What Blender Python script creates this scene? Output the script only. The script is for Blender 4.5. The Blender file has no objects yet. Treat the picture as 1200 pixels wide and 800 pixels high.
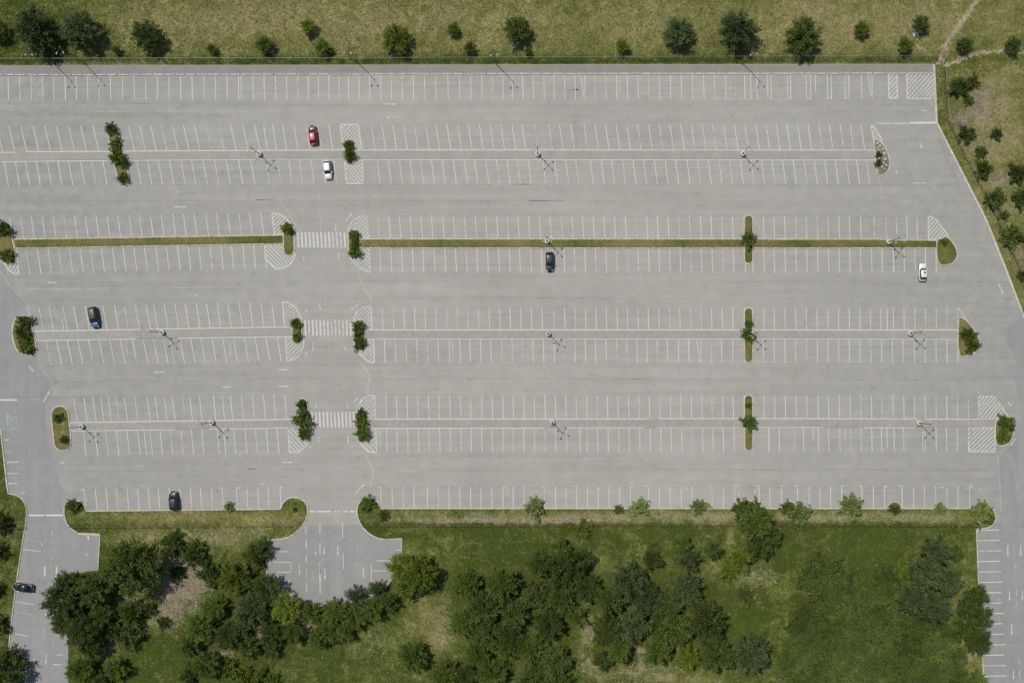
import bpy, bmesh, math, random
import numpy as np
from mathutils import Vector, Matrix
random.seed(7)
S = bpy.context.scene
COL = S.collection
PX = 5.0                      # photo pixels per metre on the ground
CH = 200.0                    # camera height (drone)
NAD = (8.0, -6.0)             # point straight below the drone
# ------------------------------------------------------------------ camera, world, sun
cd = bpy.data.cameras.new('camera'); cam = bpy.data.objects.new('camera', cd); COL.objects.link(cam)
cam.location = (NAD[0], NAD[1], CH); cam.rotation_euler = (0, 0, 0)
cd.sensor_width = 36.0; cd.lens = 36.0 * CH / 240.0
cd.shift_x = -NAD[0] / 240.0; cd.shift_y = -NAD[1] / 240.0
cd.clip_start = 1.0; cd.clip_end = 5000.0
S.camera = cam
SUN_EL = math.radians(60); SUN_AZ = math.radians(-45)
w = bpy.data.worlds.new('World'); S.world = w; w.use_nodes = True
nt = w.node_tree; bg = nt.nodes['Background']
sky = nt.nodes.new('ShaderNodeTexSky'); sky.sky_type = 'NISHITA'; sky.sun_disc = False
sky.sun_elevation = SUN_EL; sky.sun_rotation = SUN_AZ
nt.links.new(sky.outputs[0], bg.inputs[0]); bg.inputs[1].default_value = 0.092
sl = bpy.data.lights.new('sun', 'SUN'); sun = bpy.data.objects.new('sun', sl); COL.objects.link(sun)
sl.energy = 4.0; sl.angle = math.radians(0.5); sl.color = (1.0, 0.96, 0.86)
sd = Vector((math.cos(SUN_EL) * 0.7071, -math.cos(SUN_EL) * 0.7071, -math.sin(SUN_EL)))
sun.rotation_euler = sd.to_track_quat('-Z', 'Y').to_euler()
sun.location = (-60, 60, 150)
S.view_settings.view_transform = 'Standard'; S.view_settings.look = 'None'
S.view_settings.gamma = 1.0; S.view_settings.exposure = 0.0
S.render.resolution_x = 1024; S.render.resolution_y = 682

# ------------------------------------------------------------------ helpers
def W(px, py): return ((px - 600.0) / PX, (400.0 - py) / PX)
def under(px, py, z):          # ground position of a thing whose point at height z is seen at that photo pixel
    gx, gy = W(px, py); k = (CH - z) / CH
    return (NAD[0] + (gx - NAD[0]) * k, NAD[1] + (gy - NAD[1]) * k)

def tag(o, label=None, cat=None, group=None, kind=None):
    if label: o['label'] = label
    if cat: o['category'] = cat
    if group: o['group'] = group
    if kind: o['kind'] = kind
    return o
def empty(name, loc=(0, 0, 0), rz=0):
    o = bpy.data.objects.new(name, None); COL.objects.link(o)
    o.location = loc; o.rotation_euler = (0, 0, rz); o.empty_display_size = 0.5
    return o
def link(name, me, mat=None, parent=None, loc=None):
    o = bpy.data.objects.new(name, me); COL.objects.link(o)
    if mat and not me.materials: me.materials.append(mat)
    if parent: o.parent = parent
    if loc: o.location = loc
    return o

class MB:
    def __init__(s): s.v = []; s.f = []
    def add(s, vs, fs):
        n = len(s.v); s.v += [tuple(v) for v in vs]; s.f += [tuple(i + n for i in f) for f in fs]
    def box(s, x0, x1, y0, y1, z0, z1, M=None):
        vs = [Vector((x, y, z)) for z in (z0, z1) for y in (y0, y1) for x in (x0, x1)]
        if M: vs = [M @ v for v in vs]
        s.add(vs, [(0, 2, 3, 1), (4, 5, 7, 6), (0, 1, 5, 4), (2, 6, 7, 3), (0, 4, 6, 2), (1, 3, 7, 5)])
    def tube(s, a, b, r0, r1, n=8, cap=True):
        a = Vector(a); b = Vector(b); d = (b - a).normalized()
        u = d.orthogonal().normalized(); v = d.cross(u)
        vs = []
        for p, r in ((a, r0), (b, r1)):
            for i in range(n):
                t = 2 * math.pi * i / n; vs.append(p + (u * math.cos(t) + v * math.sin(t)) * r)
        fs = [(i, (i + 1) % n, n + (i + 1) % n, n + i) for i in range(n)]
        if cap: fs += [tuple(range(n - 1, -1, -1)), tuple(range(n, 2 * n))]
        s.add(vs, fs)
    def prism(s, pts, z0, z1):
        n = len(pts); vs = [(x, y, z0) for x, y in pts] + [(x, y, z1) for x, y in pts]
        s.add(vs, [tuple(range(n, 2 * n)), tuple(range(n - 1, -1, -1))] + [(i, (i + 1) % n, n + (i + 1) % n, n + i) for i in range(n)])
    def flat(s, pts, z): s.add([(x, y, z) for x, y in pts], [tuple(range(len(pts)))])
    def line(s, a, b, wd, z):    # painted line quad in world metres
        a = Vector(a); b = Vector(b); d = (b - a); L = d.length
        if L < 1e-6: return
        n = Vector((-d.y, d.x)) / L * wd / 2
        s.flat([a + n, a - n, b - n, b + n], z)
    def mesh(s, name, smooth=False):
        me = bpy.data.meshes.new(name); me.from_pydata(s.v, [], s.f)
        bm = bmesh.new(); bm.from_mesh(me); bmesh.ops.recalc_face_normals(bm, faces=bm.faces)
        if not any(f.normal.z > 0.3 for f in bm.faces):
            bmesh.ops.reverse_faces(bm, faces=bm.faces)
        bm.to_mesh(me); bm.free()
        if smooth: me.polygons.foreach_set('use_smooth', [True] * len(me.polygons))
        me.update(); return me
    def obj(s, name, mat, parent=None, smooth=False, loc=None):
        return link(name, s.mesh(name, smooth), mat, parent, loc)
def up_mesh(me):     # flat sheets must all face up
    bm = bmesh.new(); bm.from_mesh(me)
    for f in bm.faces:
        if f.normal.z < 0: f.normal_flip()
    bm.to_mesh(me); bm.free()

# ------------------------------------------------------------------ materials
class NT:
    def __init__(s, name):
        s.m = bpy.data.materials.new(name); s.m.use_nodes = True; s.t = s.m.node_tree
        s.p = s.t.nodes['Principled BSDF']; s.out = s.t.nodes['Material Output']
        g = s.t.nodes.new('ShaderNodeNewGeometry'); s.pos = g.outputs['Position']
    def n(s, typ, **k):
        nd = s.t.nodes.new(typ)
        for a, b in k.items(): setattr(nd, a, b)
        return nd
    def l(s, a, b): s.t.links.new(a, b)
    def mapping(s, sc, loc=(0, 0, 0), src=None):
        m = s.n('ShaderNodeMapping'); m.inputs['Scale'].default_value = sc; m.inputs['Location'].default_value = loc
        s.l(src or s.pos, m.inputs[0]); return m.outputs[0]
    def noise(s, scale, detail=3, rough=0.55, vec=None, dist=0.0):
        n = s.n('ShaderNodeTexNoise'); n.inputs['Scale'].default_value = scale
        n.inputs['Detail'].default_value = detail; n.inputs['Roughness'].default_value = rough
        n.inputs['Distortion'].default_value = dist
        s.l(vec or s.pos, n.inputs['Vector']); return n.outputs['Fac']
    def rng(s, v, a, b, c=0.0, d=1.0):
        m = s.n('ShaderNodeMapRange'); m.inputs[1].default_value = a; m.inputs[2].default_value = b
        m.inputs[3].default_value = c; m.inputs[4].default_value = d
        s.l(v, m.inputs[0]); return m.outputs[0]
    def math(s, op, a, b=None):
        m = s.n('ShaderNodeMath', operation=op)
        for i, x in enumerate((a, b)):
            if x is None: continue
            if isinstance(x, (int, float)): m.inputs[i].default_value = x
            else: s.l(x, m.inputs[i])
        return m.outputs[0]
    def mix(s, f, a, b, bt='MIX'):
        m = s.n('ShaderNodeMix', data_type='RGBA', blend_type=bt)
        for i, x in ((0, f), (6, a), (7, b)):
            if isinstance(x, (int, float)): m.inputs[i].default_value = x
            elif isinstance(x, tuple): m.inputs[i].default_value = (*x, 1) if len(x) == 3 else x
            else: s.l(x, m.inputs[i])
        return m.outputs[2]
    def attr(s, name):
        a = s.n('ShaderNodeAttribute', attribute_name=name); return a
    def color(s, c):
        if isinstance(c, tuple): s.p.inputs['Base Color'].default_value = (*c, 1)
        else: s.l(c, s.p.inputs['Base Color'])
    def scale(s, c, f):      # colour times scalar
        m = s.n('ShaderNodeVectorMath', operation='SCALE'); s.l(c, m.inputs[0])
        if isinstance(f, (int, float)): m.inputs['Scale'].default_value = f
        else: s.l(f, m.inputs['Scale'])
        return m.outputs[0]
    def bump(s, h, strength, dist):
        b = s.n('ShaderNodeBump'); b.inputs['Strength'].default_value = strength; b.inputs['Distance'].default_value = dist
        s.l(h, b.inputs['Height']); s.l(b.outputs[0], s.p.inputs['Normal'])
    def done(s, rough=0.9, spec=0.3, metal=0.0):
        s.p.inputs['Roughness'].default_value = rough; s.p.inputs['Specular IOR Level'].default_value = spec
        s.p.inputs['Metallic'].default_value = metal; return s.m

def asphalt(name, c, cool=(0.25, 0.26, 0.275), streaky=True, over=None):
    t = NT(name)
    big = t.noise(0.035, 3, 0.6); blot = t.noise(0.33, 3, 0.6); fine = t.noise(2.6, 4, 0.7)
    st = t.noise(1.0, 3, 0.6, t.mapping((0.018, 0.55, 1) if streaky else (0.5, 0.02, 1)))
    st2 = t.noise(1.0, 3, 0.65, t.mapping((0.05, 1.9, 1), (31, 7, 0)))
    tint = t.noise(0.42, 2, 0.5, t.mapping((1, 1, 1), (50, 20, 0)))
    # warmer, lighter centre of the lot, cooler and darker towards its ends
    sx = t.n('ShaderNodeSeparateXYZ'); t.l(t.pos, sx.inputs[0])
    e = t.math('ABSOLUTE', t.math('SUBTRACT', sx.outputs[0], 8.0))
    edge = t.rng(t.math('ADD', e, t.rng(big, 0.3, 0.7, -25, 25)), 45, 115)
    col = t.mix(t.math('MULTIPLY', edge, 0.85), c, cool)
    col = t.mix(t.rng(tint, 0.35, 0.65, 0, 0.55), col, tuple(x * y for x, y in zip(c, (1.03, 0.985, 0.975))))
    k = t.rng(big, 0.3, 0.7, 0.93, 1.06)
    k = t.math('MULTIPLY', k, t.rng(blot, 0.3, 0.7, 0.95, 1.045))
    k = t.math('MULTIPLY', k, t.rng(st, 0.3, 0.7, 0.935, 1.055))
    k = t.math('MULTIPLY', k, t.rng(st2, 0.35, 0.65, 0.975, 1.02))
    k = t.math('MULTIPLY', k, t.rng(fine, 0.3, 0.7, 0.955, 1.045))
    dark = t.rng(t.noise(0.16, 5, 0.7, t.mapping((1, 1, 1), (9, 3, 0)), 0.6), 0.60, 0.74, 1.0, 0.9)
    k = t.math('MULTIPLY', k, dark)
    vo = t.n('ShaderNodeTexVoronoi'); vo.inputs['Scale'].default_value = 0.30; t.l(t.mapping((1, 1, 1), (3, 5, 0)), vo.inputs['Vector'])
    spot = t.rng(t.math('ADD', vo.outputs['Distance'], t.rng(fine, 0.3, 0.7, -.05, .05)), 0.06, 0.20, 0.90, 1.0)
    k = t.math('MULTIPLY', k, spot)
    col = t.scale(col, k)
    if over:      # worn joint / scuff / stain lying on the same asphalt
        f, lo, hi, sc, keep = over
        q = t.math('ADD', t.math('MULTIPLY', t.noise(sc, 5, 0.7), 0.6), t.math('MULTIPLY', t.noise(0.12, 3, 0.6), 0.4))
        col = t.scale(col, t.rng(q, lo, hi, f, 1.0 - (1.0 - f) * (1 - keep)))
    t.color(col); t.bump(fine, 0.35, 0.02)
    return t.done(0.88, 0.3)
M = {}
M['asphalt'] = asphalt('asphalt', (0.298, 0.287, 0.259), (0.230, 0.229, 0.224))
M['asphalt_cool'] = asphalt('asphalt_cool', (0.238, 0.236, 0.229), (0.228, 0.228, 0.226), False)
def plain(name, c, rough=0.8, spec=0.3, metal=0, var=0.12, sc=1.2, bump=0.0):
    t = NT(name); a = t.noise(sc, 4, 0.6); b = t.noise(sc * 0.2, 2)
    k = t.math('MULTIPLY', t.rng(a, 0.3, 0.7, 1 - var, 1 + var), t.rng(b, 0.3, 0.7, 1 - var * .6, 1 + var * .6))
    cn = t.n('ShaderNodeRGB'); cn.outputs[0].default_value = (*c, 1)
    t.color(t.scale(cn.outputs[0], k))
    if bump: t.bump(a, bump, 0.02)
    return t.done(rough, spec, metal)
M['median'] = plain('median_concrete', (0.272, 0.256, 0.230), var=0.1, sc=1.5, bump=0.3)
M['walk'] = plain('sidewalk_concrete', (0.200, 0.19, 0.178), var=0.1, sc=1.2, bump=0.3)
M['kerb'] = plain('kerb_concrete', (0.41, 0.385, 0.33), var=0.2, sc=1.3, bump=0.3)
M['kerb_dull'] = plain('weathered_kerb', (0.40, 0.375, 0.32), var=0.28, sc=0.9, bump=0.3)
M['base'] = plain('pole_base_concrete', (0.46, 0.44, 0.40), var=0.15, sc=3, bump=0.3)
M['galv'] = plain('galvanised_steel', (0.34, 0.34, 0.33), 0.45, 0.5, 0.6, 0.08)
M['head'] = plain('lamp_housing', (0.30, 0.30, 0.29), 0.6, 0.3, 0.0, 0.08)
M['bronze'] = plain('dark_painted_steel', (0.06, 0.055, 0.05), 0.5, 0.4, 0.2, 0.1)
M['lens'] = plain('lamp_lens', (0.7, 0.7, 0.68), 0.2, 0.6, 0, 0.03)
M['rock'] = plain('grey_rock', (0.36, 0.32, 0.30), var=0.3, sc=2.0, bump=0.6)
M['bark'] = plain('bark', (0.10, 0.075, 0.055), var=0.3, sc=6, bump=0.6)
M['seam'] = None
def paint(name, c, wear_lo=0.52, wear_hi=0.66, keep=0.75, sc=1.4):
    t = NT(name)
    a = t.noise(sc, 5, 0.7); b = t.noise(0.12, 3, 0.6); f = t.noise(6.0, 3, 0.7)
    m = t.math('ADD', t.math('MULTIPLY', a, 0.6), t.math('MULTIPLY', b, 0.4))
    oi = t.n('ShaderNodeObjectInfo'); m = t.math('ADD', m, t.rng(oi.outputs['Random'], 0, 1, -0.055, 0.05))
    wear = t.rng(m, wear_lo, wear_hi, 0.06, keep)
    cn = t.n('ShaderNodeRGB'); cn.outputs[0].default_value = (*c, 1)
    t.color(t.scale(cn.outputs[0], t.rng(f, 0.3, 0.7, 0.9, 1.08)))
    t.done(0.75, 0.3)
    tr = t.n('ShaderNodeBsdfTransparent'); mx = t.n('ShaderNodeMixShader')
    t.l(wear, mx.inputs[0]); t.l(t.p.outputs[0], mx.inputs[1]); t.l(tr.outputs[0], mx.inputs[2])
    t.l(mx.outputs[0], t.out.inputs[0]); return t.m
M['paint'] = paint('white_line_paint', (0.50, 0.49, 0.45))
M['paint_bright'] = paint('fresh_line_paint', (0.53, 0.52, 0.48), 0.54, 0.75, 0.5)
M['paint_faint'] = paint('worn_line_paint', (0.50, 0.485, 0.45), 0.36, 0.54, 0.92)
M['paint_teal'] = paint('teal_line_paint', (0.28, 0.50, 0.47), 0.42, 0.6, 0.85)
AC = ((0.298, 0.287, 0.259), (0.230, 0.229, 0.224), True)
M['tar'] = asphalt('dark_joint', *AC, over=(.78, 0.36, 0.60, 0.35, .95))
M['stain'] = asphalt('faint_stain', *AC, over=(.88, 0.34, 0.60, 0.5, 1.0))
M['pale'] = asphalt('pale_scuff', *AC, over=(1.28, 0.36, 0.60, 0.7, 1.0))

LUSH = (0.054, 0.073, 0.015); OLIVE = (0.136, 0.142, 0.044); DRY = (0.218, 0.192, 0.088); DIRT = (0.215, 0.178, 0.12)
def ground_material():
    t = NT('meadow_ground')
    dry = t.attr('dry').outputs['Fac']; dirt = t.attr('dirt').outputs['Fac']
    big = t.noise(0.05, 4, 0.6); mid = t.noise(0.35, 4, 0.65, None, 0.8); fine = t.noise(1.7, 4, 0.7, None, 1.5)
    fibre = t.noise(1.0, 4, 0.7, t.mapping((2.2, 0.7, 1)), 2.5)
    d = t.math('ADD', dry, t.rng(big, 0.3, 0.7, -0.30, 0.30))
    d = t.math('ADD', d, t.rng(mid, 0.3, 0.7, -0.30, 0.30))
    d = t.math('ADD', d, t.rng(fine, 0.3, 0.7, -0.16, 0.16))
    c = t.mix(t.rng(d, 0.0, 0.5), LUSH, OLIVE)
    c = t.mix(t.rng(d, 0.5, 1.0), c, DRY)
    q = t.math('ADD', dirt, t.math('ADD', t.rng(mid, 0.3, 0.7, -0.35, 0.35), t.rng(fine, 0.3, 0.7, -0.25, 0.25)))
    c = t.mix(t.rng(q, 0.25, 0.62), c, DIRT)
    k = t.math('MULTIPLY', t.rng(fine, 0.3, 0.7, 0.84, 1.18), t.math('MULTIPLY', t.rng(fibre, 0.3, 0.7, 0.84, 1.16), t.rng(mid, 0.3, 0.7, 0.86, 1.2)))
    t.color(t.scale(c, k)); t.bump(fine, 0.9, 0.25)
    return t.done(0.98, 0.0)
M['ground'] = ground_material()
def turf():
    t = NT('island_turf')
    mid = t.noise(0.5, 4, 0.7, None, 0.8); fine = t.noise(2.6, 4, 0.7, None, 1.0)
    oi = t.n('ShaderNodeObjectInfo')
    d = t.math('ADD', t.rng(mid, 0.3, 0.7, 0.1, 0.75), t.rng(fine, 0.3, 0.7, -0.2, 0.2))
    d = t.math('ADD', d, t.rng(oi.outputs['Random'], 0, 1, -0.12, 0.15))
    d = t.math('ADD', d, t.rng(t.noise(0.07, 3, 0.6), 0.35, 0.65, -0.3, 0.45))
    c = t.mix(d, (0.070, 0.086, 0.014), (0.185, 0.155, 0.066))
    t.color(t.scale(c, t.rng(fine, 0.3, 0.7, 0.85, 1.15))); t.bump(fine, 0.9, 0.15)
    return t.done(0.95, 0.1)
M['turf'] = turf()
M['soil'] = plain('bare_soil', (0.17, 0.14, 0.10), var=0.3, sc=1.5, bump=0.6)
M['path'] = plain('trodden_dirt', (0.24, 0.205, 0.125), var=0.4, sc=0.9, bump=0.5)
def blade_mat():
    t = NT('grass_blades'); a = t.attr('tone').outputs['Color']
    t.color(a); return t.done(0.95, 0.0)
M['blades'] = blade_mat()
def foliage(name, lo, hi):
    t = NT(name); tone = t.attr('tone').outputs['Fac']
    oi = t.n('ShaderNodeObjectInfo')
    c = t.mix(tone, lo, hi)
    c = t.scale(c, t.rng(oi.outputs['Random'], 0, 1, 0.78, 1.28))
    t.color(c); t.done(0.65, 0.12)
    tl = t.n('ShaderNodeBsdfTranslucent'); t.l(c, tl.inputs[0])
    mx = t.n('ShaderNodeMixShader'); mx.inputs[0].default_value = 0.22
    t.l(t.p.outputs[0], mx.inputs[1]); t.l(tl.outputs[0], mx.inputs[2]); t.l(mx.outputs[0], t.out.inputs[0])
    return t.m
FOL = {
 'dark':  foliage('foliage_dark', (0.022, 0.036, 0.007), (0.090, 0.126, 0.026)),
 'mid':   foliage('foliage_mid', (0.036, 0.058, 0.008), (0.130, 0.178, 0.034)),
 'yellow': foliage('foliage_yellow', (0.048, 0.072, 0.006), (0.155, 0.200, 0.026)),
 'blue':  foliage('foliage_bluegreen', (0.024, 0.040, 0.012), (0.105, 0.140, 0.050)),
 'pale':  foliage('foliage_pale', (0.080, 0.105, 0.026), (0.23, 0.27, 0.090)),
 'olive': foliage('foliage_olive', (0.033, 0.049, 0.009), (0.112, 0.144, 0.036)),
 'lawn':  foliage('foliage_thicket', (0.034, 0.054, 0.010), (0.090, 0.120, 0.030)),
}

# ------------------------------------------------------------------ geometry of the site in photo pixels
ASPH = [(-150, 77), (1094, 75), (1097.5, 144), (1126, 200), (1155, 257), (1177, 312), (1200, 372), (1240, 470), (1262, 900), (1158, 900),
 (1154, 800), (1151, 770), (1146, 675), (1144, 619), (1160, 618), (1167, 610), (1166, 599), (1158, 591), (1147, 590), (1139, 595.5),
 (446, 595.5), (444, 589), (438, 584.5), (430, 583), (423, 586), (418.5, 593), (418.5, 604), (423, 615), (433, 625.5), (447, 632), (471, 630.5),
 (470.5, 650), (466, 668), (452, 690), (430, 702), (400, 708), (375, 710), (340, 708), (312, 702), (313, 632), (335, 631), (347, 623.5), (357, 613),
 (360.5, 603), (361, 593), (356, 585.5), (346, 582), (337, 583.5), (331.5, 589), (329, 596), (101, 598.5), (100, 592), (95, 587), (85, 585),
 (77.5, 589), (75, 597), (76, 606), (80, 616), (92, 625), (117.5, 626), (115, 668), (81, 672), (80, 760), (80, 900), (4, 900), (8, 800), (11, 750), (17, 700),
 (25, 645), (32, 603), (30.5, 591), (25, 583), (18, 579.5), (10, 578), (8, 566), (4, 530), (1, 503), (-150, 503)]
ASPH_W = np.array([W(*p) for p in ASPH])
def inside(P, x, y):
    r = np.zeros(len(x), bool); n = len(P); j = n - 1
    for i in range(n):
        xi, yi = P[i]; xj, yj = P[j]
        if yi != yj:
            c = ((yi > y) != (yj > y)) & (x < (xj - xi) * (y - yi) / (yj - yi) + xi); r ^= c
        j = i
    return r
# dry / bare patches: px, py, rx, ry, dry, dirt
BLOBS = [
 (600, 30, 420, 45, .55, 0), (1000, 30, 150, 60, .45, 0), (250, 20, 160, 30, .45, .0), (40, 25, 60, 40, -.25, 0), (300, 62, 300, 6, .1, 0), (190, 8, 60, 10, -.1, 0),
 (600, 70, 700, 6, -.45, 0), (80, 76, 110, 4, .5, .4), (1100, 20, 40, 35, .25, .1), (1180, 20, 30, 25, .3, .12),
 (1125, 141, 10, 8, .4, .85), (1146, 115, 14, 20, .3, .35), (1152, 140, 10, 14, .3, .5), (1175, 110, 25, 40, .3, .0), (1185, 165, 16, 18, .4, .12), (1160, 180, 10, 10, .3, .3),
 (1170, 215, 10, 10, .3, .45), (1182, 245, 8, 10, .3, .35), (1190, 330, 10, 30, .1, .1), (1195, 300, 8, 10, .3, .4),
 (1160, 250, 60, 130, .3, 0.05),
 (200, 606, 110, 10, .55, .0), (150, 632, 60, 10, .55, .2), (250, 630, 70, 14, .5, .2), (300, 612, 60, 9, .5, .0), (255, 612, 60, 5, -.35, 0),
 (800, 604, 340, 8, .45, .22), (540, 609, 90, 3, .3, .65), (640, 609, 60, 3, .3, .6), (700, 606, 40, 4, .2, .4), (830, 606, 60, 5, .2, .4), (1000, 608, 70, 4, .2, .3), (1090, 606, 40, 6, .3, .3), (480, 600, 40, 6, .2, .0),
 (214, 690, 32, 30, .55, .75), (1130, 170, 14, 10, .3, .5), (1160, 118, 24, 30, .3, .35), (190, 725, 20, 16, .5, .3), (235, 675, 12, 16, .4, .45), (205, 655, 10, 12, .3, .5), (150, 705, 14, 8, .5, .3), (132, 760, 9, 10, .4, .5), (265, 765, 16, 8, .4, .4), (345, 640, 10, 6, .2, .3),
 (5, 640, 14, 40, .2, 0), (12, 735, 6, 50, .3, .05), (225, 775, 30, 25, -.1, 0),
 (500, 700, 30, 36, .45, .05), (515, 745, 20, 25, .5, .3), (530, 640, 34, 20, .28, 0), (440, 760, 60, 30, .22, 0), (350, 725, 12, 10, .4, .5), (480, 640, 12, 12, .35, .1), (430, 735, 30, 18, .2, 0), (490, 795, 60, 6, .3, .1),
 (370, 690, 8, 10, .3, .3), (305, 745, 12, 8, .4, .6), (357, 732, 10, 10, .3, .6), (430, 727, 5, 5, .2, .6),
 (687, 740, 10, 22, .5, .45), (745, 788, 60, 12, .5, .28), (820, 797, 50, 6, .45, .2), (750, 765, 8, 12, .4, .5), (690, 778, 14, 14, .3, .4),
 (855, 635, 8, 18, .4, .3), (840, 665, 14, 10, .3, .2), (882, 680, 22, 14, .38, .06), (900, 662, 14, 8, .2, 0), (905, 720, 20, 20, .08, 0), (930, 740, 22, 30, -.12, 0), (610, 632, 14, 8, .2, 0), 
 (1138, 772, 8, 14, .4, .4), (1132, 700, 8, 20, .1, 0), (1126, 745, 8, 20, .2, .3), (960, 640, 60, 20, -.15, 0), (1000, 700, 90, 60, -.05, 0), (700, 625, 160, 16, -.1, 0), (1020, 622, 110, 16, -.05, 0),
]
def zone(px, py):
    dry = np.where(py > 612, 0.02, 0.2) + np.where(px > 1108, .12, 0); dirt = np.zeros(px.shape)
    for (bx, by, rx, ry, a, b) in BLOBS:
        g = np.exp(-(((px - bx) / rx) ** 2 + ((py - by) / ry) ** 2))
        dry += g * a; dirt += g * b
    return np.clip(dry, 0, 1.1), np.clip(dirt, 0, 1.2)

def make_ground():
    nx, ny = 300, 220
    xs = np.linspace(-150, 150, nx + 1); ys = np.linspace(-110, 110, ny + 1)
    X, Y = np.meshgrid(xs, ys); X = X.ravel(); Y = Y.ravel()
    verts = [(x, y, 0.0) for x, y in zip(X, Y)]
    faces = [(j * (nx + 1) + i, j * (nx + 1) + i + 1, (j + 1) * (nx + 1) + i + 1, (j + 1) * (nx + 1) + i) for j in range(ny) for i in range(nx)]
    n = len(verts); R = 3000
    verts += [(-R, -R, 0), (R, -R, 0), (R, R, 0), (-R, R, 0)]
    c = [0, nx, (ny + 1) * (nx + 1) - 1, ny * (nx + 1)]
    bot = list(range(0, nx + 1)); right = [j * (nx + 1) + nx for j in range(ny + 1)]
    top = [ny * (nx + 1) + i for i in range(nx, -1, -1)]; left = [j * (nx + 1) for j in range(ny, -1, -1)]
    faces += [tuple([n, n + 1] + bot[::-1]), tuple([n + 1, n + 2] + right[::-1]), tuple([n + 2, n + 3] + top[::-1]), tuple([n + 3, n] + left[::-1])]
    me = bpy.data.meshes.new('ground'); me.from_pydata(verts, [], faces)
    PXs = X * PX + 600; PYs = 400 - Y * PX
    d, q = zone(PXs, PYs)
    d = np.append(d, [0.3] * 4); q = np.append(q, [0.0] * 4)
    for nm, arr in (('dry', d), ('dirt', q)):
        a = me.attributes.new(nm, 'FLOAT', 'POINT'); a.data.foreach_set('value', arr.astype(np.float32))
    up_mesh(me)
    o = link('ground', me, M['ground'])
    tag(o, 'grassy ground of meadow and scrub around the asphalt car park', 'ground', kind='structure')
make_ground()

def sheet(name, pts, z, mat, parent=None):
    me = bpy.data.meshes.new(name); P = [W(*p) for p in pts]
    me.from_pydata([(x, y, z) for x, y in P], [], [tuple(range(len(P)))]); up_mesh(me)
    return link(name, me, mat, parent)
lot = sheet('parking_lot', ASPH, 0.012, M['asphalt'])
tag(lot, 'sun bleached grey asphalt of the almost empty car park', 'parking lot', kind='structure')

# paler / cooler repaved areas
def area(name, pts, label, mat='asphalt_cool', z=0.018):
    o = sheet(name, pts, z, M[mat]); tag(o, label, 'road', kind='structure'); return o
area('road', [(-150, 300), (0, 300), (8, 323), (18, 345), (30, 355), (20, 374), (13, 390), (16, 410), (45, 430), (58, 447), (62, 460), (52, 475), (55, 510), (62, 540), (72, 575), (72, 606), (80, 618), (92, 625), (117, 626), (115, 667), (80, 671), (79, 900), (5, 900), (9, 800), (12, 750), (18, 700), (26, 645), (33, 603), (31, 590), (25, 582), (17, 578), (10, 577), (8, 560), (4, 528), (1, 502), (-150, 502)],
     'bluish asphalt access road down the left side of the car park')
area('road', [(1176, 385), (1199, 372), (1240, 470), (1262, 898), (1159, 898), (1155, 800), (1152, 770), (1147, 675), (1146, 622), (1172, 612), (1171, 590), (1169, 540), (1180, 525), (1196, 500), (1196, 470), (1184, 430)],
     'bluish asphalt access road down the right side with bays along it')
area('road', [(313.5, 632.5), (336, 631.5), (348, 624), (358, 616), (421, 616), (432, 626), (447, 632.5), (470, 631.5), (470, 650), (465, 668), (451, 689), (430, 701), (400, 707), (375, 709), (340, 707), (313, 701)],
     'cooler grey asphalt entrance drive between the two grass verges')

# ------------------------------------------------------------------ paving joints
SEAM = [  # x0,y0,x1,y1,width m
 (0, 102, 1030, 100.5, .16), (0, 121.5, 300, 122), (300, 122.5, 1090, 124), (0, 134.5, 280, 136), (560, 143, 1020, 142), (0, 160.5, 130, 161.5), (140, 160, 1020, 160),
 (0, 202, 130, 202), (150, 202, 1020, 202), (0, 217.5, 620, 216), (600, 216.5, 1120, 216.5, .2), (0, 237, 320, 234, .2), (300, 234.5, 660, 235, .25), (620, 235.5, 900, 236), (890, 234, 1145, 235.5),
 (20, 254, 320, 250.5), (340, 253, 900, 253.5), (900, 253, 1160, 254.5), (20, 275, 320, 270), (430, 273.5, 870, 273.5), (880, 273.5, 1165, 273),
 (30, 310, 320, 307), (430, 310, 1100, 310.5), (320, 292.5, 410, 292), (0, 333, 60, 331), (60, 331, 600, 329.5, .2), (600, 330, 1180, 330.5), (30, 353, 300, 350), (280, 349, 1185, 349.5, .18),
 (30, 371, 330, 368), (360, 369, 1120, 369), (40, 411, 330, 409), (355, 406.5, 1120, 406.5), (0, 429, 1165, 425.5), (60, 447.5, 300, 445, .22), (290, 443.5, 750, 443.5, .2), (740, 444, 1160, 445, .2),
 (0, 466, 300, 462), (300, 461.5, 1190, 462.5), (80, 482, 330, 479.5), (360, 479.5, 1150, 479.5), (75, 518, 330, 516), (360, 515, 1140, 514.5), (80, 537, 1180, 532.5), (40, 553, 300, 549), (290, 549, 720, 550),
 (765, 550, 1160, 551, .3), (60, 572, 1180, 569.5), (345, 384, 425, 384.5), (352, 491, 430, 491), (1125, 441, 1215, 442), (1150, 481, 1230, 482), (1170, 350, 1200, 350), (30, 410, 0, 409), (0, 353.5, 30, 353),
 (360.5, 600, 352, 550, .1), (333, 220, 358, 270, .1), (358, 615, 421, 615, .25), (82, 616.5, 31, 617.5, .25), (250, 583, 340, 584, .2), (1146, 615, 1230, 616, .15), (1160, 630, 1240, 640), (1155, 720, 1250, 721),
]
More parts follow.
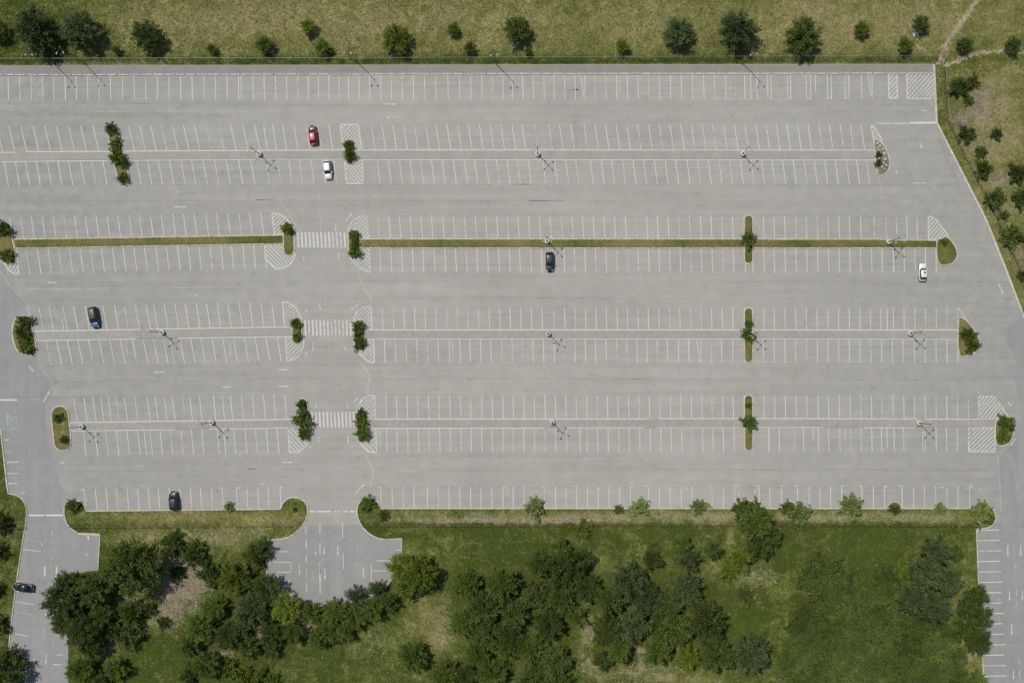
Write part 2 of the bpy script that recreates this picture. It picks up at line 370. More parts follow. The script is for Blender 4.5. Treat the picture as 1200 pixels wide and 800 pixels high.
for i, s_ in enumerate(SEAM):
    x0, y0, x1, y1 = s_[:4]; wd = s_[4] if len(s_) > 4 else 0.13
    mb = MB(); n = max(2, int(abs(x1 - x0) / 12)); rr = random.Random(i)
    pts = [(x0 + (x1 - x0) * k / n, y0 + (y1 - y0) * k / n + rr.uniform(-.22, .22)) for k in range(n + 1)]
    up = []; dn = []
    horiz = abs(x1 - x0) > abs(y1 - y0)
    for (x, y) in pts:
        wx, wy = W(x, y); h = wd / 2 * rr.uniform(.6, 1.2)
        up.append((wx, wy + h) if horiz else (wx - h, wy)); dn.append((wx, wy - h) if horiz else (wx + h, wy))
    for k in range(n): mb.flat([dn[k], dn[k + 1], up[k + 1], up[k]], 0.024)
    me = mb.mesh('paving_joint'); up_mesh(me); link('paving_joint', me, M['tar'], lot)

# faint diagonal pale joints, tyre scuffs and stains
PALE = [  # polyline, width, mat
 ([(320, 218), (330, 238), (352, 272)], .35, 'pale'), ([(330, 320), (335, 345), (360, 372)], .3, 'pale'), ([(418, 318), (428, 340), (436, 352)], .4, 'pale'),
 ([(424, 425), (434, 441), (430, 462)], .6, 'pale'), ([(428, 533), (438, 552), (434, 570)], .5, 'pale'), ([(420, 240), (425, 262)], .3, 'pale'),
 ([(374, 226), (376, 275)], .22, 'pale'), ([(378, 300), (381, 330), (382, 372)], .22, 'pale'), ([(385, 395), (387, 440)], .2, 'pale'), ([(389, 500), (391, 525)], .2, 'pale'),
 ([(0, 318), (12, 335), (30, 353)], .35, 'pale'), ([(33, 359), (24, 372)], .3, 'pale'), ([(48, 428), (60, 447), (64, 462)], .35, 'pale'),
 ([(1169, 532), (1171, 560), (1173, 600)], .4, 'pale'), ([(1030, 207), (1034, 232)], .3, 'pale'),
 ([(0, 129), (150, 131)], .3, 'pale'), ([(180, 130), (290, 130.5)], .35, 'pale'), ([(300, 130), (380, 129)], .3, 'pale'), ([(30, 339), (270, 336)], .35, 'pale'),
 ([(227, 233.5), (300, 233)], .3, 'pale'), ([(1045, 236.5), (1077, 236.5)], .6, 'pale'), ([(450, 441), (485, 441)], .5, 'pale'), ([(470, 551), (492, 551)], .4, 'pale'),
 ([(142, 162), (165, 162)], .7, 'pale'), ([(65, 360), (66, 372)], .6, 'pale'), ([(1014, 255), (1016, 272)], .8, 'pale'), ([(148, 398), (150, 418)], .7, 'pale'), ([(269, 400), (270, 418)], .8, 'pale'),
 ([(530, 400), (531, 420)], .8, 'pale'), ([(444, 501), (445, 522)], 1.2, 'pale'), ([(1183, 530), (1192, 560), (1195, 590)], 1.5, 'stain'), ([(1100, 160), (1112, 190), (1125, 220)], 1.0, 'stain'),
 ([(1055, 95), (1075, 120), (1090, 135)], 2.2, 'stain'), ([(1175, 395), (1190, 440)], 1.6, 'stain'), ([(20, 100), (24, 114)], 1.5, 'stain'), ([(860, 95), (866, 130)], .8, 'stain'),
 ([(675, 90), (676, 235)], .8, 'stain'), ([(540, 400), (800, 402)], .4, 'stain'), ([(1020, 385), (1120, 390)], .5, 'stain'),
 ([(192, 252), (182, 272)], .3, 'stain'), ([(236, 321), (225, 330)], .6, 'stain'), ([(850, 396), (850, 420)], 1.6, 'stain'), ([(640, 105), (860, 107)], .3, 'stain'),
 ([(1170, 524), (1171, 545)], .5, 'stain'), ([(1160, 600), (1150, 590)], .3, 'stain'), ([(470, 570), (1130, 572)], .35, 'stain'), 
 
]
def ribbon(pts, wd, z, jit=0.3, seed=0):
    rr = random.Random(seed); P = []
    for a, b in zip(pts[:-1], pts[1:]):
        n = max(1, int(math.hypot(b[0] - a[0], b[1] - a[1]) / (8 if jit < .7 else 2.5)))
        P += [(a[0] + (b[0] - a[0]) * k / n, a[1] + (b[1] - a[1]) * k / n) for k in range(n)]
    P.append(pts[-1]); V = [Vector(W(*p)) for p in P]; L = []; R = []
    for i, v in enumerate(V):
        d = (V[min(i + 1, len(V) - 1)] - V[max(i - 1, 0)]).normalized(); n = Vector((-d.y, d.x))
        L.append(v + n * wd / 2 * rr.uniform(1 - jit, 1 + jit)); R.append(v - n * wd / 2 * rr.uniform(1 - jit, 1 + jit))
    mb = MB()
    for i in range(len(V) - 1): mb.flat([R[i], R[i + 1], L[i + 1], L[i]], z)
    return mb
for i, (pl, wd, mt) in enumerate(PALE):
    me = ribbon(pl, wd, 0.028 if mt == 'pale' else 0.021, .35, i).mesh('worn_patch'); up_mesh(me); link('worn_patch' if mt == 'pale' else 'stain', me, M[mt], lot)

# ------------------------------------------------------------------ kerbs, pavement, medians
def strip(pts, wd, z0, z1, closed=False):
    """raised strip following a line of photo pixels, wd metres wide"""
    V = [Vector(W(*p)) for p in pts]; n = len(V); mb = MB(); a = []; b = []
    for i in range(n):
        p = V[(i - 1) % n] if (closed or i > 0) else V[i]; q = V[(i + 1) % n] if (closed or i < n - 1) else V[i]
        d = (q - p).normalized(); nn = Vector((-d.y, d.x)); a.append(V[i] + nn * wd / 2); b.append(V[i] - nn * wd / 2)
    vs = []
    for i in range(n): vs += [(a[i].x, a[i].y, z0), (a[i].x, a[i].y, z1), (b[i].x, b[i].y, z1), (b[i].x, b[i].y, z0)]
    fs = []
    for i in range(n if closed else n - 1):
        j = (i + 1) % n; A = i * 4; B = j * 4
        fs += [(A, A + 1, B + 1, B), (A + 1, A + 2, B + 2, B + 1), (A + 2, A + 3, B + 3, B + 2)]
    if not closed: fs += [(0, 1, 2, 3), ((n - 1) * 4, (n - 1) * 4 + 1, (n - 1) * 4 + 2, (n - 1) * 4 + 3)]
    mb.add(vs, fs); return mb
def chaikin(P, it=2, closed=True):
    for _ in range(it):
        Q = []; n = len(P)
        if not closed: Q.append(P[0])
        for i in range(n if closed else n - 1):
            a = P[i]; b = P[(i + 1) % n]
            Q += [(a[0] * .75 + b[0] * .25, a[1] * .75 + b[1] * .25), (a[0] * .25 + b[0] * .75, a[1] * .25 + b[1] * .75)]
        if not closed: Q.append(P[-1])
        P = Q
    return P

# pavement behind the top row, with its kerb of separate stones
mb = MB(); mb.prism([W(-150, 77.4), W(-150, 87), W(1094.6, 85.2), W(1094, 76)], 0.0, 0.14)
walk = mb.obj('sidewalk', M['walk']); tag(walk, 'narrow grey pavement between the top fence and the top row', 'sidewalk', kind='structure')
ks = None; x = -20.0; rr = random.Random(3)
while x < 1093:
    L = min(rr.uniform(11.5, 14.5), 1094 - x); y = 88.2 - (x / 1095) * 2.0
    if L > 4:
        m2 = MB(); l2 = L / PX - 0.28
        m2.box(0, l2, -0.13, 0.13, 0.0, 0.17)
        o = m2.obj('kerb_stone', M['kerb' if rr.random() > .35 else 'kerb_dull'], walk)
        wx, wy = W(x, y); o.location = (wx, wy + rr.uniform(-.03, .03), 0.005); o.rotation_euler = (0, 0, math.radians(.1) + rr.uniform(-.006, .006))
    x += L
o = strip([(-150, 87.0), (1094.6, 85.1)], .22, 0.0, 0.146).obj('dark_edge_strip', M['tar'], walk)  # thin dark strip along the back of the kerb stones

def kerb(pts, label, wd=.3, mat='kerb', h=.15, smooth=1):
    P = chaikin(pts, smooth, False) if smooth else pts
    o = strip(P, wd, 0.0, h).obj('kerb', M[mat]); tag(o, label, 'kerb', kind='structure'); return o
kerb([(1094.2, 76), (1097.5, 144), (1126, 200), (1155, 257), (1177, 312), (1200, 372), (1240, 470), (1262, 900)], 'long pale concrete kerb along the right edge of the car park', .48, smooth=0)
kerb([(471, 630.8), (447, 632), (433, 625.5), (423, 615), (418.5, 604), (418.5, 593), (423, 586), (430, 583), (438, 584.5), (444, 589), (446, 595.5)], 'curved kerb round the grass bulge right of the entrance drive', .26)
kerb([(446, 595.5), (860, 595.5), (1139, 595.5)], 'straight kerb along the bottom row right of the entrance drive', .24, smooth=0)
kerb([(1139, 595.5), (1147, 590), (1158, 591), (1166, 599), (1167, 610), (1160, 618), (1145, 619)], 'rounded kerb at the right end of the bottom verge', .26)
kerb([(1144, 620), (1146, 675), (1151, 770), (1158, 900)], 'thin kerb on the grass side of the right access road', .18, 'kerb_dull', smooth=0)
kerb([(313, 632), (335, 631), (347, 623.5), (357, 613), (360.5, 603), (361, 593), (356, 585.5), (346, 582), (337, 583.5), (331.5, 589), (329, 596)], 'curved kerb round the grass bulge left of the entrance drive', .26)
kerb([(329, 596.2), (101, 598.5)], 'straight kerb along the short bottom left row', .24, smooth=0)
kerb([(101, 598.5), (100, 592), (95, 587), (85, 585), (77.5, 589), (75, 597), (76, 606), (80, 616), (92, 625)], 'rounded kerb at the left end of the short bottom row', .24)
kerb([(92, 625), (117.5, 626)], 'thick white kerb at the top of the small lay-by', .5, smooth=0)
kerb([(117.5, 626.5), (115, 668)], 'thin kerb on the right side of the small lay-by', .2, 'kerb_dull', smooth=0)
kerb([(1, 503), (4, 530), (8, 566), (10, 578)], 'straight pale kerb at the left edge by the teal bays', .28, smooth=0)
kerb([(10, 578), (18, 579.5), (25, 583), (30.5, 591), (32, 603), (25, 645), (17, 700), (11, 750), (8, 800), (4, 900)], 'long curved kerb down the left side of the left road', .22, 'kerb_dull')
kerb([(471, 631), (470.5, 650), (466, 668)], 'short kerb at the right side of the entrance drive bays', .16, 'kerb_dull')
kerb([(313, 632), (312, 702)], 'short kerb at the left side of the entrance drive bays', .14, 'kerb_dull', smooth=0)

def median(poly, label):
    mb = MB(); P = [W(*p) for p in poly]
    if sum(P[i][0] * P[(i + 1) % len(P)][1] - P[(i + 1) % len(P)][0] * P[i][1] for i in range(len(P))) < 0: P = P[::-1]
    mb.prism(P, 0.0, 0.1); o = mb.obj('median_strip', M['median']); tag(o, label, 'median', kind='structure')
median([(-60, 179.6), (128, 178.4), (130, 187.4), (-60, 188.8)], 'flat concrete median left of the bushy island in the second row')
median([(145, 178.2), (404, 176.8), (404, 186.2), (147, 187.4)], 'flat concrete median between the red car and the white car')
median([(419, 176.9), (1025, 176.9), (1025.6, 186.8), (419, 186.8)], 'long flat concrete median of the second row')
median([(40, 388.5), (343, 384.5), (344.5, 393), (42, 398.3)], 'flat concrete median behind the blue fronted car')
median([(430, 387.2), (873, 387), (873, 396.4), (430, 396.6)], 'long flat concrete median right of the middle crossing')
median([(882, 387), (1122, 387.2), (1122, 397), (882, 396.6)], 'flat concrete median ending at the drop shaped right island')
median([(79, 495.3), (349, 491.8), (350, 500.4), (82, 504)], 'flat concrete median left of the lowest crossing')
median([(432, 491.6), (873, 491), (873, 500.2), (433, 500.6)], 'long flat concrete median right of the lowest crossing')
median([(882, 491), (1166, 491.4), (1166, 500.2), (882, 500)], 'flat concrete median ending at the hatched right corner')

# ------------------------------------------------------------------ painted rows
def paint_line(name, a, b, wd, mat, parent, z=0.032):
    mb = MB(); mb.line(W(*a), W(*b), wd, z); me = mb.mesh(name); up_mesh(me)
    return link(name, me, M[mat], parent)
def row(label, runs, front=None, extra=(), caps=()):
    """runs: (xs top list, dx, ytop0, ytop1, ybot0, ybot1, x range) with y varying linearly over the x range"""
    r = empty('parking_row', (0, 0, 0)); tag(r, label, 'parking row', 'rows of marked parking bays', 'structure')
    for (xs, dx, yt0, yt1, yb0, yb1, xa, xb) in runs:
        for x in xs:
            k = (x - xa) / (xb - xa); yt = yt0 + (yt1 - yt0) * k; yb = yb0 + (yb1 - yb0) * k
            d = dx(x) if callable(dx) else dx; j = random.uniform(-.35, .35)
            paint_line('stall_line', (x, yt + random.uniform(-.4, .4)), (x + d, yb), random.uniform(.15, .20), 'paint', r)
    for (x0, y0, x1, y1) in (front or []): paint_line('front_line', (x0, y0), (x1, y1), .2, 'paint_bright', r, 0.036)
    for e in extra: paint_line('stall_line', e[:2], e[2:4], e[5] if len(e) > 5 else .16, e[4] if len(e) > 4 else 'paint_faint', r, 0.034)
    for c in caps: paint_line('line_cap', c[:2], c[2:4], .18, 'paint', r, 0.036)
    return r
def Q(x0, zs): return [x0 + z / 4.0 for z in zs]
def lerp(a, b, xa, xb): return lambda x: a + (b - a) * (x - xa) / (xb - xa)
# R0
r0 = Q(0, [38, 92, 146, 200, 251, 305, 357, 410, 464, 518, 574, 628, 682, 737, 791, 846, 900, 955, 1009, 1064, 1118, 1130, 1186]) + \
     Q(300, [38, 91, 143, 195, 244, 292, 341, 389, 433, 482, 532, 584, 634, 685, 737, 789, 842, 899, 953, 1006, 1058, 1107, 1157]) + \
     Q(600, [0, 50, 99, 149, 196, 246, 295, 340, 388, 440, 490, 540, 590, 640, 690, 742, 793, 845, 898, 949, 1000, 1090, 1118, 1147, 1197]) + \
     Q(900, [13, 90, 105, 178, 198, 277, 295, 360, 378, 437, 487])
row('top row of straight bays below the pavement and fence', [(r0, .6, 89.6, 87.3, 118, 115.8, 0, 1090)], None,
    extra=[(680.5, 88, 684.5, 115, 'paint', .16), (701, 90, 702, 112), (726, 94, 726.5, 107, 'paint'), (853.5, 90, 854, 115), (861.5, 92, 862, 118), (935, 88, 935, 114), (955.5, 87, 955.5, 107, 'paint'),
           (981, 108, 981.5, 114), (1002.5, 90, 1002.5, 114), (1016.8, 87, 1021, 113, 'paint'), (1031, 90, 1031.3, 114), (481, 88, 481.5, 113), (910, 92, 910, 112), (958.5, 95, 958.8, 115),
           (901, 115.5, 903.3, 115.5, 'paint'), (922.5, 115.4, 926.5, 115.4, 'paint'), (922.5, 87, 926.5, 87, 'paint'), (944.5, 115.4, 949.5, 115.4, 'paint'), (969.3, 115.3, 974, 115.3, 'paint'), (990, 115.3, 994.6, 115.3, 'paint'), (0, 117, 40, 117), (100, 116.5, 220, 116)])
r1a = Q(0, [-15, 42, 98, 155, 210, 265, 322, 378, 436, 603, 655, 706, 756, 808, 860, 911, 968, 1025, 1081, 1138, 1193])
r1b = Q(300, [36, 78, 125, 178, 234, 290, 342, 540, 590, 642, 692, 742, 795, 843, 895, 945, 995, 1047, 1097, 1147]) + \
      Q(600, [0, 47, 105, 172, 222, 275, 337, 388, 438, 488, 538, 588, 640, 690, 740, 790, 840, 892, 940, 990, 1042, 1090, 1142, 1190]) + Q(900, [38, 88, 138, 187, 238, 287, 337, 385, 435])
row('upper bays of the second row, one holding the red car', [(r1a, 6.8, 148.2, 146.3, 177.2, 176.2, 0, 300), (r1b, 4.5, 146.2, 145.6, 175.8, 175.6, 300, 1020)],
    [(0, 179, 18, 178.6), (30, 178, 128, 177.6), (145, 177.3, 402, 175.9), (424, 176, 1025, 176)],
    extra=[(309, 165, 312.5, 176), (636, 146, 639, 176), (424.5, 163, 427.5, 176), (635.5, 158, 638.5, 176)])
r2a = Q(0, [-32, 20, 72, 120, 170, 222, 272, 322, 378, 430, 482, 642, 692, 742, 795, 848, 898, 952, 1005, 1060, 1118, 1175])
r2b = Q(300, [48, 102, 155, 205, 258, 312, 365, 568, 620, 672, 722, 772, 822, 873, 925, 977, 1025, 1077, 1127, 1177]) + \
      Q(600, [25, 75, 145, 200, 252, 298, 367, 418, 467, 518, 567, 617, 667, 718, 767, 820, 870, 920, 970, 1020, 1070, 1120, 1170]) + Q(900, [18, 68, 118, 168, 217, 265, 315, 367, 415, 462])
row('lower bays of the second row, one holding a white car', [(r2a, 5.0, 189.4, 187, 218, 215.3, 0, 300), (r2b, 3.6, 187.4, 187.6, 215.4, 215.6, 300, 1020)],
    [(0, 189.4, 127, 188.4), (150, 188, 300, 187.2), (303, 187, 402, 186.6), (424, 187.3, 1026, 187.6)],
    extra=[(429, 187.5, 432.5, 215, 'paint_faint'), (46, 192, 47.5, 217), (318, 197, 320, 214), (679, 188, 680, 215, 'paint_faint', .5)])
r3a = Q(0, [45, 97, 147, 198, 249, 300, 350, 400, 450, 502, 552, 605, 653, 705, 755, 810, 860, 910, 965, 1015, 1067, 1120, 1170]) + Q(300, [22])
r3b = Q(300, [570, 622, 672, 722, 773, 822, 875, 925, 977, 1027, 1076, 1128, 1178]) + Q(600, [27, 77, 127, 178, 231, 281, 330, 380, 430, 480, 531, 581, 631, 681, 731, 781, 832, 883, 933, 983, 1033, 1178]) + \
      Q(900, [27, 77, 129, 179, 230, 281, 332, 381, 434, 497, 553, 602, 650, 698, 750])
row('upper bays of the third row above the long grass median', [(r3a, 3.4, 254.2, 249.7, 279, 274.5, 10, 305), (r3b, lerp(2.2, .4, 430, 1080), 253.2, 253.3, 279.4, 279.8, 430, 1080)], None,
    extra=[(871.8, 253, 872, 279, 'paint'), (881.6, 253, 881.8, 279, 'paint'), (318.5, 249.5, 321.5, 275, 'paint')])
r4a = Q(0, [122, 175, 225, 275, 325, 375, 425, 475, 527, 577, 628, 678, 730, 780, 832, 882, 932, 985, 1035, 1085, 1138, 1188]) + [310]
r4b = Q(300, [580, 632, 682, 733, 782, 834, 885, 935, 985, 1035, 1085, 1137, 1187]) + Q(600, [35, 87, 137, 190, 243, 291, 341, 391, 440, 490, 540, 590, 640, 688, 738, 787, 837, 887, 937, 987, 1037, 1091, 1127, 1180]) + \
      Q(900, [28, 79, 130, 181, 232, 283, 333, 383, 433, 485, 534, 587, 637, 688, 737, 787])
row('lower bays of the third row, holding the navy car', [(r4a, lerp(4.5, 2.6, 30, 300), 292, 286.6, 321, 314.8, 20, 310), (r4b, lerp(1.4, .4, 440, 1100), 291, 291, 319.5, 319.8, 430, 1100)], None,
    extra=[(872.7, 318.5, 876, 317.5), (878, 317.5, 881.7, 318.5), (19, 292, 22.5, 321, 'paint')])
r5a = Q(0, [32, 182, 230, 295, 345, 400, 450, 482, 537, 582, 635, 686, 720, 770, 820, 868, 920, 968, 1018, 1068, 1120, 1170]); r5a[0] = 32.5
r5a += Q(300, [22, 73])
r5b = Q(300, [592, 642, 693, 743, 792, 842, 893, 942, 992, 1042, 1092, 1142, 1190]) + Q(600, [40, 90, 140, 195, 246, 295, 344, 393, 442, 492, 540, 590, 638, 688, 738, 786, 836, 886, 935, 984, 1034, 1180]) + \
      Q(900, [28, 79, 129, 179, 229, 280, 330, 380, 430, 480, 528, 558, 587, 637, 688, 738, 788, 838, 889])
row('upper bays of the fourth row, holding the blue fronted car', [(r5a, lerp(5.6, 4.0, 30, 320), 360, 353.6, 387.2, 383.4, 30, 320), (r5b, lerp(1.1, .2, 430, 1122), 360.6, 360.6, 386.4, 386.4, 430, 1122)],
    [(39, 388, 165, 385.9), (172, 385.7, 344, 382.9), (434, 386.5, 872, 386.4), (882, 386.4, 1122, 386.6)],
    extra=[(64.5, 360, 66, 371), (72.5, 373, 75, 387, 'paint'), (182, 376, 176.5, 384.5, 'paint_faint'), (104, 372, 109.5, 387, 'paint'), (871.8, 361, 872, 386, 'paint'), (881.6, 361, 881.8, 386, 'paint'), (1123, 361, 1133, 376, 'paint')])
r6a = [54 + 12.45 * i for i in range(0, 8)] + [155, 168, 180, 191.5, 199.2, 211, 223.5, 235.5, 248.5, 261, 273.5, 286.5, 299, 311.8, 325]
r6b = Q(300, [602, 652, 703, 753, 803, 853, 905, 955, 1002, 1052, 1100, 1152]) + Q(600, [0, 48, 97, 147, 197, 245, 294, 343, 390, 440, 490, 538, 585, 632, 680, 728, 780, 828, 885, 934, 982, 1034, 1091, 1127, 1178]) + \
      Q(900, [28, 79, 129, 180, 231, 280, 331, 380, 431, 482, 532, 582, 632, 686, 736, 787, 838, 889])
row('lower bays of the fourth row with slightly slanting lines at left', [(r6a, lerp(6.2, 4.6, 50, 330), 399.2, 395.3, 427.2, 423.2, 50, 330), (r6b, lerp(.9, .2, 430, 1122), 397.4, 397.4, 424.7, 425, 430, 1122)],
    [(41, 398.9, 160, 397), (208, 396, 344, 394.2), (434, 397, 870, 396.9), (884, 396.9, 1122, 397.4)],
    extra=[(816.5, 397.5, 820, 424.5, 'paint'), (46, 428, 43, 404, 'paint_faint'), (1155 - 299, 415, 856, 420)])
r7a = Q(0, [345, 393, 435, 472, 508, 543, 583, 632, 690, 727, 770, 808, 890, 935, 1000, 1042, 1080, 1132, 1183]) + Q(300, [35, 83, 135])
r7b = Q(300, [608, 658, 708, 758, 808, 857, 908, 958, 1006, 1058, 1107, 1157]) + Q(600, [5, 55, 104, 154, 203, 252, 300, 350, 398, 447, 496, 546, 595, 643, 693, 742, 790, 840, 889, 937, 987, 1036, 1180]) + \
      Q(900, [31, 81, 131, 181, 234, 283, 334, 384, 435, 485, 534, 585, 636, 686, 736, 787, 837, 888, 938])
row('upper bays of the fifth row with unevenly spaced lines at left', [(r7a, lerp(4.2, 2.2, 80, 335), 466, 462.2, 493.2, 490, 75, 335), (r7b, lerp(.8, .3, 440, 1140), 463, 463.2, 490.6, 490.8, 430, 1140)],
    [(80, 495, 350, 491), (437, 491, 758, 490.6), (772, 490.4, 872, 490.2), (882, 490.2, 1075, 490.5), (1085, 490.9, 1148, 490.9)],
    extra=[(213.8, 463.7, 216.3, 484.5, 'paint'), (172.3, 464.5, 173.5, 476, 'paint_faint'), (73, 466, 79, 494, 'paint_faint'), (871.8, 463, 872, 490, 'paint'), (881.6, 463, 881.8, 490, 'paint')])
r8a = Q(0, [390, 445, 495, 545, 595, 645, 675, 703, 750, 798, 848, 897, 945, 1018, 1048, 1095, 1148, 1197]) + Q(300, [48, 98])
r8b = Q(300, [612, 660, 711, 762, 811, 861, 910, 961, 1008, 1058, 1107, 1157]) + Q(600, [5, 55, 105, 154, 204, 256, 318, 351, 401, 450, 500, 548, 598, 647, 697, 746, 795, 844, 893, 941, 990, 1040, 1127]) + \
      Q(900, [2, 52, 122, 165, 236, 284, 336, 386, 436, 486, 531, 590, 635, 735, 787, 836, 886, 940])
row('lower bays of the fifth row, ending at hatching on the right', [(r8a, lerp(3.6, 2.4, 90, 330), 505, 501.6, 533.6, 530.6, 80, 330), (r8b, .5, 501.4, 500.8, 530.2, 528.8, 430, 1140)],
    [(82, 504.6, 205, 503.2), (245, 502.5, 350, 501), (437, 501.6, 638, 501.2), (662, 500.9, 755, 500.8), (770, 500.6, 872, 500.4), (882, 500.4, 965, 500.6), (1012, 500.8, 1072, 500.9)],
    extra=[(679, 501.5, 680, 530, 'paint'), (952.5, 501, 953, 517, 'paint'), (990.4, 501, 990.6, 517, 'paint'), (1039.3, 501, 1039.8, 525, 'paint'), (1067, 501, 1068.5, 527), (1081, 505, 1081.5, 528, 'paint'), (922, 502, 922.5, 520),
           (83, 505, 87.5, 532, 'paint_faint'), (901, 501, 902, 527, 'paint')])
r9a = Q(0, [395, 447, 497, 546, 596, 645, 695, 742, 793, 843, 893, 940, 992, 1042, 1108, 1158]) + Q(300, [8, 57, 113])
r9b = Q(300, [585, 638, 690, 740, 803, 854, 905, 955, 1006, 1054, 1105, 1157]) + Q(600, [5, 55, 152, 203, 253, 302, 353, 404, 454, 504, 555, 640, 690, 741, 793, 843, 937, 990, 1043, 1158]) + \
      Q(900, [8, 62, 138, 192, 243, 293, 345, 440, 493, 545, 628, 682, 733, 785, 838, 890, 945])
cx = [(615, 570, 'r'), (638, 569.5, 'l'), (738, 569.5, 'r'), (760, 568.5, 'l'), (834, 568.8, 'l'), (861, 568.5, 'r'), (889.5, 568.5, 'l'), (915.5, 569, 'r'), (934.5, 569, 'l'), (986.2, 569, 'r'), (1010, 569, 'l'), (1036, 569.3, 'r'), (1057, 569, 'l'), (1136.2, 569.5, 'r'),
      (98.7, 573, 'l'), (260.5, 571, 'l'), (277, 571, 'r'), (328.2, 570, 'r'), (446.2, 570.5, 'l')]
caps = [(x - (.3 if s == 'r' else 4.2), y + .3, x + (4.2 if s == 'r' else .3), y + .3) for x, y, s in cx]
row('bottom row of bays along the grass verge, broken by shrubs', [(r9a, lerp(2.4, 1.0, 95, 330), 573, 570.2, 597.6, 595.2, 95, 330), (r9b, .3, 570, 569.6, 595, 594.8, 440, 1140)], None,
    extra=[(493, 571, 493.5, 588), (1.0 * 595, 571, 595.3, 580, 'paint'), (94, 578, 99, 574), (836.5, 570, 834, 580), (1147, 572, 1158, 588, 'pale', .8), (1150, 571.5, 1155, 572, 'pale', .5), (600, 595.2, 600, 595.2)], caps=caps)
# bays of the side roads
row('short worn bays along the left side of the left road', [], None, extra=[(28, 632, 45, 634), (27, 643, 48, 646, 'paint'), (25, 655, 33, 656), (19, 680, 24, 681, 'paint'), (18, 692, 41, 695, 'paint'), (17, 704, 40, 708, 'paint'), (15, 716, 38, 720, 'paint_faint'),
    (13, 729, 30, 731), (12, 741, 34, 745, 'paint'), (18, 761.5, 32, 762, 'paint')])
row('faint bays in the small lay-by by the big trees', [], None, extra=[(85, 638, 92, 638.5), (88, 653.5, 112, 655, ), (95, 640, 116, 641), (101, 647, 102, 651, 'paint'), (112, 650, 114, 651, 'paint'), (103, 627, 104, 632, 'paint', .35), (96, 662, 108, 663)])
row('worn bays on the left of the entrance drive', [], None, extra=[(328, 646, 338, 646, 'paint'), (315, 658, 341, 658.3, 'paint'), (325, 670, 341, 670, 'paint'), (341, 658, 341.5, 670, 'paint'), (328, 680, 341, 680.2, 'paint'), (341, 683, 341.5, 693, 'paint_faint')])
row('worn bays on the right of the entrance drive', [], None, extra=[(442, 644.5, 457, 644.5), (464, 644, 471, 644, 'paint'), (441, 656.5, 458, 656.6, 'paint'), (435, 668.4, 457, 668.4, 'paint'), (435, 661, 435, 681, 'paint')])
row('bays along the left edge of the right access road', [], None, extra=[(1144.5 + i * .55, 621 + 12.2 * i, 1170 + i * .55 + (i % 3), 620.5 + 12.2 * i, 'paint' if i % 3 else 'paint_bright', .2) for i in range(0, 22)] +
    [(1169 + i * .5, 626 + i * 24, 1169.6 + i * .5, 632 + i * 24) for i in range(5)])
row('teal and white marked bays at the left edge', [], None, extra=[(0, 502.6, 20, 502.2, 'paint_teal', .22), (17.5, 471, 20, 502, 'paint_faint', .2), (5, 515.2, 11.5, 515, 'paint', .2), (8, 541.3, 22, 541, 'paint_teal', .3), (8, 554.5, 23, 554.3, 'paint_teal', .2), (8, 566.5, 20, 566, 'paint', .22),
    (4, 526, 11, 526.5), (5, 530, 12, 529.5), (7.5, 472, 9, 500)])

# ------------------------------------------------------------------ hatched areas
def clip(poly, a, b, c):     # keep a*x+b*y<=c
    out = []
    for i in range(len(poly)):
        p = poly[i]; q = poly[(i + 1) % len(poly)]
        dp = a * p[0] + b * p[1] - c; dq = a * q[0] + b * q[1] - c
        if dp <= 0: out.append(p)
        if (dp < 0) != (dq < 0):
            t = dp / (dp - dq); out.append((p[0] + t * (q[0] - p[0]), p[1] + t * (q[1] - p[1])))
    return out
def hatched(label, poly, ang, sp=3.3, wd=1.15, split=None, mat='paint', outline=True, skip=()):
    """poly convex-ish, px. split=(x, angle on the left of x)"""
    e = empty('hatched_marking'); tag(e, label, 'road marking', 'hatched no parking areas', 'structure')
    mb = MB(); zones = [(poly, ang)]
    if split:
        a, b, c, ang2 = split
        zones = [(clip(poly, a, b, c), ang2), (clip(poly, -a, -b, -c), ang)]
    for P, an in zones:
        if len(P) < 3: continue
        t = math.radians(an); nx, ny = -math.sin(t), math.cos(t)   # px space, y down
        ds = [nx * x + ny * y for x, y in P]; d = min(ds) + sp * .4
        wd = wd if wd < 1.1 else wd * .86
        while d < max(ds):
            Q_ = clip(clip(P, -nx, -ny, -d), nx, ny, d + wd)
            if len(Q_) >= 3: mb.flat([W(*q) for q in Q_], 0.033)
            d += sp + random.uniform(-.25, .25)
        if split: pass
    if mb.v: me = mb.mesh('hatching'); up_mesh(me); link('hatching', me, M[mat], e)
    if outline:
        mb = MB(); n = len(poly)
        for i in range(n):
            if i in skip: continue
            mb.line(W(*poly[i]), W(*poly[(i + 1) % n]), .24, 0.037)
        me = mb.mesh('outline'); up_mesh(me); link('outline', me, M[mat], e)
hatched('faint hatched bay third from the left in the top row', [(37, 91), (49.5, 91), (49.8, 114), (38, 114)], -50, 3.2, 1.0, mat='paint_faint', outline=False)
hatched('faint hatched bay in the top row beside a lamp post', [(589.5, 89), (600, 89), (600.5, 116), (589.5, 116)], 50, 3.4, 1.0, mat='paint_faint', outline=False)
hatched('narrow hatched bay near the right end of the top row', [(1041, 86.5), (1051, 86.5), (1051.6, 115.5), (1041.6, 115.5)], -50, 3.6, 1.3)
hatched('large hatched block in the top right corner', [(1062.5, 86.5), (1095, 86.5), (1095.3, 116), (1063, 116)], -48, 3.7, 1.3)
hatched('narrow hatched box in the top row, right part', [(990, 87), (994.6, 87), (994.6, 99), (990, 103)], -48, 3.4, 1.1, outline=False)
hatched('hatched block above the small bush island by the red car', [(398.8, 146), (420, 146), (424.3, 176), (402.5, 176)], 46, 3.3, 1.25, split=(-1, -.9, -541, -48))
